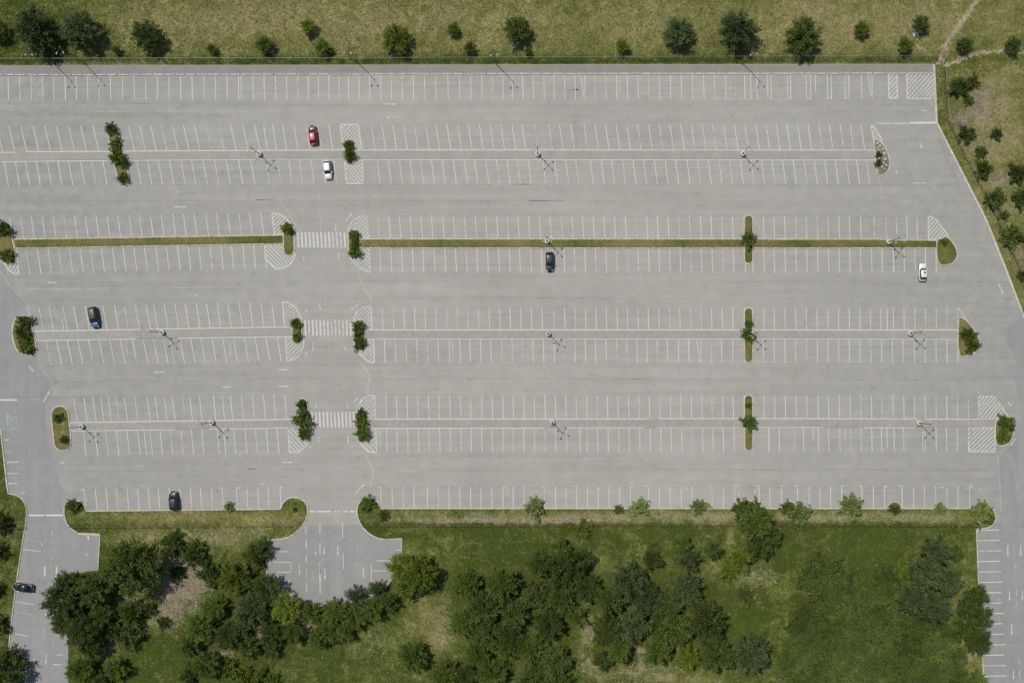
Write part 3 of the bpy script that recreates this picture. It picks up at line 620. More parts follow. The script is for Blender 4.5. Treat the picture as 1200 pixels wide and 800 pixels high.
hatched('hatched block below the small bush island by the white car', [(403.5, 187.3), (425, 187.3), (425.6, 215.3), (406, 215.3)], 46, 3.3, 1.25, split=(-1, .75, -276, -48))
hatched('slim hatched wedge above the rocky island', [(1020.5, 145), (1025.5, 150), (1034, 165), (1024.4, 168)], 40, 3.6, 1.1)
hatched('small hatched tail below the left edge island', [(2, 304), (20, 303), (22.6, 321), (18, 321.5), (10, 316)], -62, 3.6, 1.2)
hatched('hatched corner above the left island of the upper crossing', [(318.5, 249.6), (326, 250), (335, 255), (341.5, 263), (344, 275), (321.4, 275.2)], -45, 3.4, 1.25)
hatched('hatched corner below the left island of the upper crossing', [(310.5, 287), (332, 285.5), (344.5, 290), (346, 299), (342, 308), (334, 314), (323, 315.3), (311, 304)], -47, 3.4, 1.25, split=(1, -1.05, 15, 45))
hatched('hatched corner above the right island of the upper crossing', [(407, 279), (407.5, 269), (412, 259), (419, 254), (430, 252.8), (432, 279)], -46, 3.3, 1.2, split=(1, .2, 470, -40))
hatched('hatched corner below the right island of the upper crossing', [(408.5, 291), (432.6, 291), (434, 319.4), (426, 317), (415, 308.5), (409, 299)], 47, 3.3, 1.2, split=(1, -1, 116, -50))
hatched('hatched corner above the left island of the middle crossing', [(331, 353.6), (338, 354.2), (347, 361), (353, 372), (353.6, 383), (333.6, 383)], 42, 3.4, 1.2, split=(-1, 1.1, 61, -46))
hatched('hatched corner below the left island of the middle crossing', [(334.4, 394), (356, 394), (356, 405), (352, 414.5), (345, 421), (336.6, 423)], -46, 3.6, 1.3)
hatched('hatched corner above the right island of the middle crossing', [(413.5, 386), (414, 374), (418.6, 364), (426, 359.6), (434.6, 359), (436.6, 386)], -46, 3.4, 1.2)
hatched('hatched corner below the right island of the middle crossing', [(415, 397.4), (438, 397.4), (438.8, 425), (430, 422.6), (420.5, 414)], 46, 3.5, 1.2, split=(1, -1, 23, -46))
hatched('hatched corner below the left island of the lowest crossing', [(337.4, 501), (363.5, 501), (363, 513), (359, 522), (351, 529), (339.4, 530.6)], 46, 3.8, 1.3)
hatched('hatched corner above the right island of the lowest crossing', [(417, 491), (418, 477), (424.5, 467), (432, 463.2), (439.4, 463), (439.9, 491)], -46, 3.5, 1.3)
hatched('hatched corner below the right island of the lowest crossing', [(418, 501.6), (440.6, 501.6), (441.2, 530.6), (432, 529), (423, 521), (419, 511)], -46, 3.6, 1.3, split=(1, -1, -88, 46))
hatched('hatched wedge above the right corner island of the fifth row', [(1146.6, 464), (1165, 464), (1184, 490.6), (1147, 490.6)], -50, 3.5, 1.25)
hatched('hatched block below the median at the fifth row right end', [(1134.6, 501), (1165.6, 501), (1165.8, 529), (1134.8, 529)], -44, 3.6, 1.3)
hatched('hatched wedge at the right end of the long grass median', [(1087.6, 254), (1092, 254), (1098.5, 259), (1112, 277), (1104, 281), (1088, 281.4)], -50, 3.3, 1.2)

# crossings
def crosswalk(x0, n, st, y0, y1, dx, label):
    e = empty('crosswalk'); tag(e, label, 'crosswalk', 'zebra crossings', 'structure')
    for i in range(n):
        x = x0 + st * i; mb = MB()
        mb.line(W(x, y0 + random.uniform(-.3, .3)), W(x + dx, y1 + random.uniform(-.3, .3)), .4, 0.033); me = mb.mesh('crosswalk_stripe'); up_mesh(me)
        link('crosswalk_stripe', me, M['paint'], e)
crosswalk(348.8, 13, 4.56, 272, 290.2, 1.2, 'zebra crossing between the ends of the grass medians')
crosswalk(357.4, 13, 4.43, 375, 393, .8, 'middle zebra crossing between two bushy islands')
crosswalk(365.6, 12, 4.42, 482.4, 500.6, 1.0, 'lowest zebra crossing beside the tall narrow bushy island')

# arrows, stop lines and lane lines
def mark(name, pts_list, label, mat='paint', z=0.038):
    mb = MB()
    for P in pts_list: mb.flat([W(*p) for p in P], z)
    me = mb.mesh(name); up_mesh(me); o = link(name, me, M[mat]); return tag(o, label, 'road marking', None, 'structure')
def arrow(x, y, ang, L, label, mat='paint_faint', wd=1.1):
    t = math.radians(ang); c, s = math.cos(t), math.sin(t)
    def T(u, v): return (x + u * c - v * s, y + u * s + v * c)
    h = L / 2; q = L * .32
    mark('lane_arrow', [[T(-h, -wd * .4), T(h - q, -wd * .4), T(h - q, wd * .4), T(-h, wd * .4)], [T(h - q - .5, -wd * 1.15), T(h, 0), T(h - q - .5, wd * 1.15)]], label, mat)['group'] = 'painted lane arrows'
for a in [
 (332, 433, 0, 11, 'small arrow pointing right just above the lowest crossing row, upper one', 'paint_bright'), (332.5, 452.5, 0, 13, 'small arrow pointing right above the narrow bushy island', 'paint_bright'),
 (337, 541.5, 0, 12, 'small arrow pointing right below the lowest crossing', 'paint_bright'), (187, 436, 180, 14, 'worn arrow pointing left in the lane below the fourth row', 'paint'),
 (266, 453.5, 0, 12, 'worn arrow pointing right above the uneven bays', 'paint'), (210, 225, 180, 12, 'upper worn arrow in the lane left of the crossings', 'paint_faint'), (211, 242.5, 180, 15, 'lower worn arrow in the lane left of the crossings', 'paint'),
 (61, 331, 180, 12, 'worn arrow near the left edge below the third row', 'paint'), (226, 345.5, 180, 12, 'faint arrow above the fourth row at left', 'paint_faint'), (213, 122.4, 0, 11, 'upper faint arrow in the top lane at left', 'paint_faint'), (217, 138.3, 180, 10, 'lower faint arrow in the top lane at left', 'paint_faint'),
 (457, 122.3, 0, 17, 'upper worn arrow in the top lane near centre', 'paint'), (459, 138, 180, 14, 'lower worn arrow in the top lane near centre', 'paint'), (409, 254.5, -50, 13, 'curved turning arrow above the upper crossing', 'paint_bright'),
 (393.5, 266, 95, 9, 'small arrow just above the upper crossing', 'paint_bright'), (356, 303, 100, 5, 'small mark below the upper crossing on the left', 'paint_bright'), (397, 300, 90, 9, 'small worn arrow below the upper crossing on the right', 'paint'),
 (375, 360, 60, 7, 'small slanting arrow above the middle crossing', 'paint'), (415, 360, 145, 11, 'bent arrow beside the hatched corner of the middle crossing', 'paint_bright'), (359, 364, 70, 6, 'faint short arrow above the middle crossing at left', 'paint'),
 (367, 406, 95, 12, 'worn arrow below the middle crossing on the left', 'paint'), (404, 407, 72, 9, 'worn arrow below the middle crossing on the right', 'paint'), (359, 414.5, 105, 6, 'tiny worn mark beside the hatched corner', 'paint'),
 (417, 469, -45, 8, 'bent arrow left of the hatching above the lowest crossing', 'paint'), (370.5, 475, 90, 8, 'short arrow above the lowest crossing at left', 'paint'), (407, 475, 95, 8, 'short arrow above the lowest crossing at right', 'paint'),
 (373.5, 515, 95, 9, 'short arrow below the lowest crossing at left', 'paint'), (408, 515, 88, 10, 'short arrow below the lowest crossing at right', 'paint_bright'), (363.5, 523, 60, 6, 'curled worn mark below the narrow bushy island', 'paint'),
 (422, 572, -45, 17, 'turning arrow above the grass bulge', 'paint_bright'), (274, 542.5, 0, 11, 'faint arrow right in the lane below the fifth row', 'paint_faint'), (163, 545.5, 0, 12, 'faint mark in the lane above the black car', 'paint_faint'), (80, 437, 0, 6, 'faint dash in the lane at left', 'paint_faint'),
 (1079, 171, 70, 7, 'arrow right of the rocky island', 'paint_bright'), (1050.5, 202, 90, 4, 'lower mark right of the rocky island', 'paint_bright'), (1055, 193, 90, 6, 'faint dash right of the rocky island', 'paint_faint'), (1078, 214.6, 0, 18, 'worn arrow in the lane below the rocky island', 'paint'),
 (1084, 129.5, 0, 6, 'short thick mark below the large hatched block', 'paint_bright'), (1076, 134, 20, 6, 'faint scribble below the large hatched block', 'paint_faint'), (1173, 339, 66, 14, 'slanting dash near the right kerb', 'paint_bright'), (1148.5, 379, 50, 8, 'faint dash right of the drop shaped island', 'paint_faint'),
 (1183, 473, 50, 7, 'slanting dash above the right corner island', 'paint_bright'), (1187, 518, 125, 11, 'hooked arrow below the right corner island', 'paint'), (55, 464, -60, 17, 'long slanting arrow left of the fifth row', 'paint'),
 (37, 432, 50, 10, 'slanting dash at the tip of the lower left island', 'paint'), (73, 542, 22, 7, 'short dash below the left oval island', 'paint'), (27, 577.5, -15, 6, 'small arrow near the left bulge', 'paint'), (66, 532, 60, 9, 'thin dash beside the left oval island', 'paint_faint'),
 (702, 572, 0, 5, 'small white smudge above the bottom row shrubs', 'paint'), (804, 571.5, 0, 6, 'wider white smudge above the bottom row near centre', 'paint'), (815, 566.5, 0, 4, 'tiny white smudge above the bottom row', 'paint'), (740, 566, 30, 5, 'faint white smudge above a bottom shrub', 'paint'),
 (1103, 571, 0, 7, 'white smudge right of the bottom row end', 'paint'), (591.5, 571, 0, 5, 'white smudge beside a bottom bay line', 'paint'), (166, 569, 0, 4, 'white smudge above the short bottom row', 'paint'), (307, 567, -10, 5, 'faint white smudge above the left bulge', 'paint'),
 (626, 580, -50, 5, 'smudge above the leftmost light shrub', 'paint_faint'), (629, 577, -40, 4, 'second smudge above the leftmost light shrub', 'paint_faint'), (866, 578, 110, 6, 'white curl left of the large round shrub', 'paint'), (885, 575, 130, 5, 'white curl right of the large round shrub', 'paint'),
 (351, 668, 90, 13, 'faint arrow pointing down in the left lane of the drive', 'paint'), (367, 673, 90, 9, 'second faint arrow in the drive', 'paint_faint'), (381, 672, 90, 14, 'brightest straight arrow in the drive', 'paint_bright'), (396, 673, 90, 9, 'faint arrow right of the brightest drive arrow', 'paint_faint'),
 (409.5, 674, 90, 8, 'faint small arrow in the drive', 'paint_faint'), (426, 671, 90, 13, 'rightmost arrow in the drive', 'paint'), (370, 648, 90, 5, 'upper small arrow in the drive at left', 'paint'), (380, 645, 90, 9, 'upper middle arrow in the drive', 'paint'), (396, 645, 90, 12, 'upper right arrow in the drive', 'paint_bright'),
 (1181, 645, 90, 14, 'upper left arrow on the right access road', 'paint_bright'), (1196, 645, 90, 13, 'upper right arrow on the right access road', 'paint_bright'), (1183, 698, 90, 12, 'middle arrow on the right access road', 'paint_bright'), (1198, 697, 90, 11, 'middle right arrow on the right access road', 'paint'),
 (1185.5, 737, 90, 13, 'lower arrow on the right access road', 'paint_bright'), (1187.5, 790, 90, 12, 'lowest arrow on the right access road', 'paint'), (54, 772, 95, 12, 'arrow low on the left road', 'paint'), (40, 775, 95, 9, 'fainter arrow low on the left road', 'paint'), (49, 637, 60, 5, 'tiny white mark high on the left road', 'paint'),
 (1070, 208, 0, 2, 'tiny white fleck in the lane below the rocky island', 'paint_faint'),
]: arrow(*a)
def seg(x0, y0, x1, y1, label, wd=.3, mat='paint', name='lane_line'):
    mb = MB(); mb.line(W(x0, y0), W(x1, y1), wd, 0.039); me = mb.mesh(name); up_mesh(me)
    return tag(link(name, me, M[mat]), label, 'road marking', None, 'structure')
seg(1026, 145, 1066, 145, 'thin white line right of the second row end', .25); seg(1066, 144.3, 1097, 144, 'thick white line meeting the right kerb', .45, 'paint_bright')
seg(-20, 468.6, 20, 468.4, 'thick stop line at the left edge', .4, 'paint_bright', 'stop_line'); seg(28, 468, 48, 468, 'faint end of the left edge stop line', .2, 'paint_faint')
seg(34, 603.4, 52, 603.4, 'left half of the stop line on the left road', .4, 'paint_bright', 'stop_line'); seg(54, 603.4, 74, 603.4, 'right half of the stop line on the left road', .4, 'paint_bright', 'stop_line')
for i, (a, b) in enumerate([(363, 370), (372, 388), (392, 394), (396, 398), (403, 408), (410, 416)]):
    seg(a, 599, b, 599, ['first', 'second', 'third', 'fourth', 'fifth', 'last'][i] + ' dash from the left of the broken line across the entrance drive', .3, 'paint_bright', 'stop_line')
def dashed(pts, label, wd=.22, mat='paint', dash=None, parts='lane_dash'):
    e = empty('lane_divider'); tag(e, label, 'road marking', 'painted lane dividers', 'structure')
    for a, b in zip(pts[:-1], pts[1:]):
        n = 1 if not dash else max(1, int(math.hypot(b[0] - a[0], b[1] - a[1]) / dash))
        for k in range(n):
            t0 = k / n; t1 = (k + (1.0 if not dash else .55)) / n
            mb = MB(); mb.line(W(a[0] + (b[0] - a[0]) * t0, a[1] + (b[1] - a[1]) * t0), W(a[0] + (b[0] - a[0]) * t1, a[1] + (b[1] - a[1]) * t1), wd, 0.034)
            me = mb.mesh(parts); up_mesh(me); link(parts, me, M[mat], e)
dashed([(358.6, 616), (359, 633), (359.5, 700)], 'leftmost lane divider of the entrance drive', .17, 'paint', 15)
dashed([(375, 612), (375.2, 706)], 'long lane divider left of the brightest drive arrow', .19, 'paint', 22)
dashed([(374.6, 660), (375.2, 682)], 'solid piece of the long lane divider', .26, 'paint_bright')
dashed([(401.6, 612), (402.6, 682)], 'lane divider right of the faint small drive arrows', .18, 'paint', 24)
dashed([(418.6, 634), (419.4, 690)], 'rightmost lane divider of the entrance drive', .22, 'paint_faint')
dashed([(375.5, 612), (379, 609.6), (384, 608.6)], 'left half of the curved mark at the top of the drive', .2, 'paint_faint')
dashed([(390, 608.4), (397, 609.4), (401, 611.5)], 'right half of the curved mark at the top of the drive', .2, 'paint_faint')
dashed([(61.5, 613), (60, 660), (56, 700), (51, 745), (45, 800), (43, 840)], 'broken centre line of the left road', .22, 'paint_faint', 9)
dashed([(53, 606), (52.6, 650)], 'broken short line high on the left road', .22, 'paint_faint', 7)
dashed([(52.6, 663), (52.4, 675)], 'bright dash left of centre on the left road', .3, 'paint_bright'); dashed([(66.8, 664), (65.6, 676)], 'bright dash beside the trees on the left road', .3, 'paint_bright')
dashed([(59, 680), (57, 700)], 'solid pale piece beside the black car road', .3, 'paint_faint')
dashed([(66, 767), (73, 766.6)], 'upper short cross dash at the left road bottom', .2, 'paint'); dashed([(62, 778), (72, 778.4)], 'lower short cross dash at the left road bottom', .2, 'paint'); dashed([(62, 755), (61, 800)], 'thin lane edge at the left road bottom', .16, 'paint_faint', 20)
dashed([(1188, 636), (1190, 660), (1192, 720), (1195, 800)], 'broken lane divider of the right access road', .24, 'paint_faint', 14)
dashed([(0, 492), (0, 495)], 'tiny line end at the left frame edge', .2, 'paint_faint')
# wheelchair symbol, teal
def wheelchair(cx_, cy_, s):
    mb = MB()
    def arc(r0, r1, a0, a1, ox, oy, n=10):
        for k in range(n):
            t0 = math.radians(a0 + (a1 - a0) * k / n); t1 = math.radians(a0 + (a1 - a0) * (k + 1) / n)
            mb.flat([W(cx_ + ox + r * math.cos(t) * s, cy_ + oy + r * math.sin(t) * s) for r, t in ((r0, t0), (r1, t0), (r1, t1), (r0, t1))], 0.04)
    arc(2.2, 3.1, -30, 230, 0, 1)
    arc(0, .9, 0, 360, -.5, -4.6)
    mb.line(W(cx_ - .4, cy_ - 3.5), W(cx_ - .2, cy_ + .6), .22, .04); mb.line(W(cx_ - .2, cy_ + .5), W(cx_ + 2.4, cy_ + .5), .2, .044); mb.line(W(cx_ + 2.3, cy_ + .5), W(cx_ + 3.6, cy_ + 3.6), .2, .048); mb.line(W(cx_ - .4, cy_ - 1.8), W(cx_ + 1.8, cy_ - 1.8), .18, .052)
    me = mb.mesh('accessible_parking_symbol'); up_mesh(me); tag(link('accessible_parking_symbol', me, M['paint_teal']), 'worn teal wheelchair symbol painted in the left edge bay', 'road marking', None, 'structure')
wheelchair(11, 489, 1.15)

# ------------------------------------------------------------------ traffic islands
def grass_tufts(name, xs, ys, z, cols, L, parent=None, seed=0, label=None, blades=3, wd=0.045):
    rng = np.random.default_rng(seed); n = len(xs) * blades
    X = np.repeat(xs, blades); Y = np.repeat(ys, blades); C = np.repeat(cols, blades, axis=0)
    a = rng.uniform(0, 2 * np.pi, n); Ln = L * rng.uniform(.5, 1.2, n); lean = rng.uniform(.35, 1.2, n)
    dx = np.cos(a); dy = np.sin(a); w2 = wd * rng.uniform(.6, 1.4, n)
    V = np.empty((n, 3, 3)); Z = z if np.isscalar(z) else np.repeat(z, blades)
    V[:, 0] = np.stack([X - dy * w2, Y + dx * w2, np.zeros(n) + Z], 1); V[:, 1] = np.stack([X + dy * w2, Y - dx * w2, np.zeros(n) + Z], 1)
    V[:, 2] = np.stack([X + dx * Ln * np.sin(lean), Y + dy * Ln * np.sin(lean), Z + Ln * np.cos(lean)], 1)
    me = bpy.data.meshes.new(name); me.vertices.add(n * 3); me.vertices.foreach_set('co', V.ravel())
    me.loops.add(n * 3); me.loops.foreach_set('vertex_index', np.arange(n * 3, dtype=np.int32))
    me.polygons.add(n); me.polygons.foreach_set('loop_start', np.arange(0, n * 3, 3, dtype=np.int32))
    me.update(calc_edges=True)
    ca = me.attributes.new('tone', 'FLOAT_COLOR', 'POINT')
    C = C * rng.uniform(.72, 1.3, (n, 1)); C = np.repeat(np.concatenate([C, np.ones((n, 1))], 1), 3, axis=0)
    ca.data.foreach_set('color', C.astype(np.float32).ravel())
    o = link(name, me, M['blades'], parent); o['kind'] = 'stuff'; return o
TG = np.array([0.085, 0.095, 0.020]); TD = np.array([0.175, 0.150, 0.060])
def island(pts, label, smooth=2, kw=.26, fill='turf', tufts=14, h=.13, kmat='kerb'):
    P = chaikin(pts, smooth) if smooth else pts; Wp = [W(*p) for p in P]
    cx_ = sum(p[0] for p in Wp) / len(Wp); cy_ = sum(p[1] for p in Wp) / len(Wp)
    e = empty('traffic_island', (cx_, cy_, 0)); tag(e, label, 'traffic island', 'kerbed traffic islands')
    k = strip(P, kw, 0.0, h + .03, True).obj('kerb', M[kmat]); k.parent = e; k.location = (-cx_, -cy_, 0)
    mb = MB(); n = len(Wp); vs = [(x - cx_, y - cy_, h) for x, y in Wp]; vs += [(x * .5 - cx_ * .5, y * .5 - cy_ * .5, h + .12) for x, y in Wp] + [(0, 0, h + .14)]
    fs = [(i, (i + 1) % n, n + (i + 1) % n, n + i) for i in range(n)] + [(n + i, n + (i + 1) % n, 2 * n) for i in range(n)]
    me = bpy.data.meshes.new('turf'); me.from_pydata(vs, [], fs); up_mesh(me); link('turf' if fill == 'turf' else 'soil', me, M[fill], e)
    if tufts:
        A = np.array(Wp); x0, y0 = A.min(0); x1, y1 = A.max(0); rng = np.random.default_rng(int(abs(cx_) * 13) + 5)
        N = int((x1 - x0) * (y1 - y0) * tufts); xs = rng.uniform(x0, x1, N); ys = rng.uniform(y0, y1, N)
        m = inside([(cx_ + (x - cx_) * .985, cy_ + (y - cy_) * .985) for x, y in Wp], xs, ys); xs = xs[m] - cx_; ys = ys[m] - cy_
        t = np.clip(.4 + .5 * np.sin(xs * .9 + cx_) * np.cos(ys * .7 + cy_) + rng.normal(0, .25, len(xs)), 0, 1)[:, None]
        g = grass_tufts('grass', xs, ys, h + .03, TG * (1 - t) + TD * t, .22, None, 3, blades=2); g.parent = e
    return e
def capsule(x0, y0, x1, y1, wd, n=7):
    d = Vector((x1 - x0, y1 - y0)).normalized(); nn = Vector((-d.y, d.x)) * wd / 2; P = []
    a = Vector((x0, y0)) + d * wd / 2; b = Vector((x1, y1)) - d * wd / 2
    for k in range(n + 1):
        t = math.pi * k / n; P.append(tuple(a + nn * math.cos(t) - d * math.sin(t) * wd / 2))
    for k in range(n + 1):
        t = math.pi * k / n; P.append(tuple(b - nn * math.cos(t) + d * math.sin(t) * wd / 2))
    return P
island(capsule(130.5, 146, 146.5, 215.5, 13), 'slanting narrow island with three bushes in the second row', 0)
island(capsule(408.5, 164, 412.5, 193, 12), 'small oval island covered by bushes between two hatched blocks', 0)
isl_rock = island([(1023.5, 163), (1030, 164), (1037.5, 173), (1042.5, 187), (1042, 197), (1037, 204.5), (1030, 206.5), (1027.5, 203), (1025.5, 182)], 'drop shaped island strewn with grey rocks at the second row end', 2, fill='soil', tufts=4)
island([(-10, 262), (3, 260), (11, 262), (14, 275), (19.5, 303), (17.5, 309), (9, 310), (2, 306), (-10, 300)], 'broad grass island cut by the left frame edge', 1)
island([(17, 280.6), (331.5, 275.6), (331.5, 285.6), (19, 291)], 'long narrow grass median left of the upper crossing', 0, kw=.24, tufts=18)
island(capsule(338, 261.5, 339, 299.5, 12.5), 'oval grass island at the left end of the upper crossing', 0)
island(capsule(415, 269, 415.5, 302, 13.5), 'oval island at the right end of the upper crossing', 0)
island([(423, 280.2), (872, 280.2), (872, 290.6), (423, 290.6)], 'long narrow grass median right of the upper crossing', 0, kw=.24, tufts=18)
island(capsule(877, 252, 877.2, 309, 10), 'narrow upright island crossing the long grass median', 0)
island([(883, 280.4), (1040, 280.6), (1042, 281.6), (1097, 281.8), (1097, 290.6), (883, 290.6)], 'dry grass median stretch before the right end island', 0, kw=.24, tufts=18)
island([(1097, 281), (1102, 280), (1107, 277), (1113, 280), (1119, 288), (1122, 297), (1120, 305), (1113, 310.5), (1098, 311)], 'bulb shaped grass island ending the long grass median', 1)
island([(16, 378), (20, 371), (29, 369.5), (35, 371), (38, 385), (43.5, 408), (42.5, 417), (31, 416), (21, 412), (16, 400), (14.5, 388)], 'broad bushy island at the left end of the fourth row', 1)
island(capsule(348, 372, 348.6, 403, 11.5), 'small oval island left of the middle crossing', 0)
island(capsule(420.5, 374.5, 422, 411, 13), 'oval bushy island right of the middle crossing', 0)
island(capsule(877, 360.5, 877.2, 424.5, 9.6), 'narrow upright island with a lamp post in the fourth row', 0)
island([(1122.5, 373), (1126, 371.5), (1133, 376), (1142, 387), (1147.5, 397), (1147, 407), (1141, 414.5), (1131, 417), (1122.5, 417)], 'drop shaped grass island at the right end of the fourth row', 1)
island(capsule(69.5, 475.5, 74.5, 528, 20), 'long oval grass island at the left end of the fifth row', 0)
island(capsule(354.5, 466.5, 356.6, 516, 11.5), 'tall narrow island packed with bushes by the lowest crossing', 0)
island(capsule(424, 479.5, 425, 519, 12.5), 'oval island with two bushes right of the lowest crossing', 0)
island(capsule(877, 462.5, 877.4, 528, 9.6), 'narrow upright island with a bush in the fifth row', 0)
island([(1166, 500), (1166.5, 492), (1175, 487), (1184, 488), (1187.5, 494), (1188, 508), (1183, 519), (1173, 523), (1166, 520)], 'small bushy island at the right corner of the fifth row', 1)
for bx, by, br, lb in [(627, 596.5, 9, 'small half round kerbed bulge under the leftmost pale shrub'), (749, 596.5, 8.5, 'small half round kerbed bulge under the second pale shrub'), (826, 596.5, 9, 'small half round kerbed bulge beside the third pale shrub'), (874.5, 597, 13.5, 'largest half round kerbed bulge on the bottom verge'),
    (925, 596.5, 9, 'half round kerbed bulge left of the broad pale shrub'), (998, 596.5, 10, 'half round kerbed bulge under the round pale shrub'), (1048, 596.5, 8.5, 'half round kerbed bulge without a large shrub, at right'), (269, 597.5, 7, 'small half round kerbed bulge on the short verge')]:
    arc = [(bx + br * math.cos(math.radians(a)), by - br * math.sin(math.radians(a)) * (1.05 if br < 12 else .85)) for a in range(0, 181, 15)]
    ex, ey = W(bx, by); e = empty('traffic_island', (ex, ey, 0)); tag(e, lb, 'planting bulge', 'half round planting bulges')
    k = strip(arc, .2, 0.0, .15).obj('kerb', M['kerb'], e); k.location = (-ex, -ey, 0)
    me = bpy.data.meshes.new('turf'); P = [W(*p) for p in arc]; me.from_pydata([(x - ex, y - ey, .12) for x, y in P], [], [tuple(range(len(P)))]); up_mesh(me); link('turf', me, M['turf'], e)
# rocks on the drop shaped island: each one an object
rkm = []
for s_ in range(4):
    bm = bmesh.new(); bmesh.ops.create_icosphere(bm, subdivisions=1, radius=1); rr = random.Random(s_)
    for v in bm.verts: v.co *= rr.uniform(.7, 1.15); v.co.z *= .6
    me = bpy.data.meshes.new('rock'); bm.to_mesh(me); bm.free(); me.materials.append(M['rock']); rkm.append(me)
rr = random.Random(5)
for i, (x, y, s) in enumerate([(1028, 168, .45), (1031, 171, .5), (1034, 175, .4), (1030, 177, .55), (1036, 180, .5), (1033, 183, .4), (1037, 187, .5), (1030, 186, .35), (1035, 192, .45), (1038, 194, .5), (1033, 196, .4), (1031, 181, .4), (1028, 174, .35), (1036, 198, .35)]):
    wx, wy = W(x, y); o = link('rock', rkm[i % 4]); o.location = (wx, wy, .3); o.scale = (s, s * rr.uniform(.6, 1), s * .8); o.rotation_euler = (0, 0, rr.uniform(0, 6))
    tag(o, 'rough grey rock ' + ['at the very top', 'near the top by the kerb', 'upper right', 'upper left', 'right of the upper shrub', 'between the two little shrubs, right', 'middle right by the curved kerb', 'left of centre', 'just right of the lower shrub', 'lower right by the kerb', 'lowest of the left side', 'touching the upper little shrub', 'upper left by the straight kerb', 'lowest by the curved kerb'][i] + ' of the drop shaped island', 'rock', 'rocks on the drop shaped island')

# ------------------------------------------------------------------ meadow grass
def meadow():
    rng = np.random.default_rng(11); N = 520000
    xs = rng.uniform(-126, 126, N); ys = rng.uniform(-86, 86, N)
    px = xs * PX + 600; py = 400 - ys * PX
    m = ~inside(ASPH_W, xs, ys)
    m &= ~((py > 74) & (py < 90) & (px < 1096))
    for pth in PATHS:
        for a, b in zip(pth[:-1], pth[1:]):
            ax, ay = W(*a); bx, by = W(*b); vx, vy = bx - ax, by - ay; t = np.clip(((xs - ax) * vx + (ys - ay) * vy) / (vx * vx + vy * vy), 0, 1)
            m &= np.hypot(xs - ax - vx * t, ys - ay - vy * t) > rng.uniform(0, .7, N)
    xs = xs[m]; ys = ys[m]; px = px[m]; py = py[m]
    d, q = zone(px, py)
    # clumping
    g = np.sin(xs * .31 + 2 * np.sin(ys * .17)) * np.cos(ys * .27 + 1.7 * np.sin(xs * .13)) * .12 + np.sin(xs * 1.9 + ys * .8 + 3 * np.sin(ys * .9)) * np.sin(ys * 2.3 - xs * .5) * .12
    d = d + g + rng.normal(0, .16, len(xs)); keep = rng.random(len(xs)) > np.clip(q * .8, 0, .8)
    keep &= rng.random(len(xs)) < np.where(py < 400, .75, .62) + g * 1.5
    xs, ys, d, q = xs[keep], ys[keep], d[keep], q[keep]
    a = np.clip(d * 2, 0, 1)[:, None]; b = np.clip(d * 2 - 1, 0, 1)[:, None]
    C = np.array(LUSH) * 1.25 * (1 - a) + np.array(OLIVE) * 1.15 * a; C = C * (1 - b) + np.array(DRY) * 1.35 * b
    fl = rng.random(len(xs)) < .012 + .05 * np.clip(q, 0, 1); C[fl] = (0.36, 0.33, 0.22)
    o = grass_tufts('meadow_grass', xs, ys, 0.0, C, .42, None, 12, blades=2, wd=.07)
    tag(o, 'rough tufted meadow grass around the car park', 'grass', kind='stuff')
PATHS = [[(1148, -10), (1143, 3), (1130, 22), (1118, 38), (1106, 55), (1103, 66), (1101, 76)], [(1104, 78), (1116, 74), (1132, 67), (1148, 62.5), (1165, 60.5), (1182, 60), (1215, 62)], [(1112, 50), (1108, 62), (1104, 76)], [(1086, 61), (1078, 57), (1074, 52)]]
for p, wd, lb in zip(PATHS, (1.2, .95, .4, .3), ('pale trodden dirt path climbing to the upper right corner', 'curved dirt path running to the right frame edge', 'short dirt spur beside the fence corner', 'tiny worn track by the yellow green sapling')):
    me = ribbon(p, wd, 0.02, .75, 4).mesh('dirt_path'); up_mesh(me); tag(link('dirt_path', me, M['path']), lb, 'path', kind='structure')
meadow()

# fallen branches and dead brush on the bare clearings
def brush(name, spots, L, label, col, seed=0, lift=.12):
    rr = random.Random(seed); mb = MB()
    for (px, py, rx, ry, n) in spots:
        for _ in range(n):
            a = rr.uniform(0, 6.28); q = rr.random() ** .6; x, y = W(px + math.cos(a) * q * rx, py + math.sin(a) * q * ry); t = rr.uniform(0, 3.14); l = L * rr.uniform(.4, 1.3); z = rr.uniform(.03, .1)
            p0 = Vector((x, y, z)); p1 = Vector((x + math.cos(t) * l * .5, y + math.sin(t) * l * .5, z + rr.uniform(0, lift))); t += rr.uniform(-.6, .6); p2 = p1 + Vector((math.cos(t) * l * .5, math.sin(t) * l * .5, rr.uniform(-.02, lift)))
            mb.tube(p0, p1, .05, .035, 4, False); mb.tube(p1, p2, .035, .012, 4, False)
    o = mb.obj(name, plain(name + '_wood', col, var=.35, sc=2)); tag(o, label, 'dead brush', kind='stuff')
brush('dead_branches', [(215, 690, 28, 36, 260), (195, 725, 18, 14, 60), (150, 703, 12, 6, 30), (308, 745, 10, 8, 40), (132, 760, 6, 8, 30), (265, 765, 14, 6, 40), (1146, 122, 16, 24, 130), (1126, 142, 8, 8, 60), (1170, 215, 12, 14, 60), (1192, 300, 8, 16, 50), (1160, 165, 22, 16, 90)], 1.5, 'pale fallen branches scattered over the bare clearings', (0.30, 0.25, 0.20), 1)
brush('dead_brush', [(560, 609, 100, 3.5, 330), (660, 610, 60, 2.5, 160), (720, 605, 60, 5, 160), (830, 606, 50, 4, 120), (1010, 607, 100, 4, 260), (690, 740, 8, 22, 90), (745, 788, 60, 12, 220), (515, 735, 20, 26, 120), (440, 755, 40, 16, 50), (890, 678, 26, 12, 80), (250, 630, 60, 10, 120)], 1.0, 'dry tangled brush along the verge and the dry meadow patches', (0.33, 0.30, 0.20), 2)

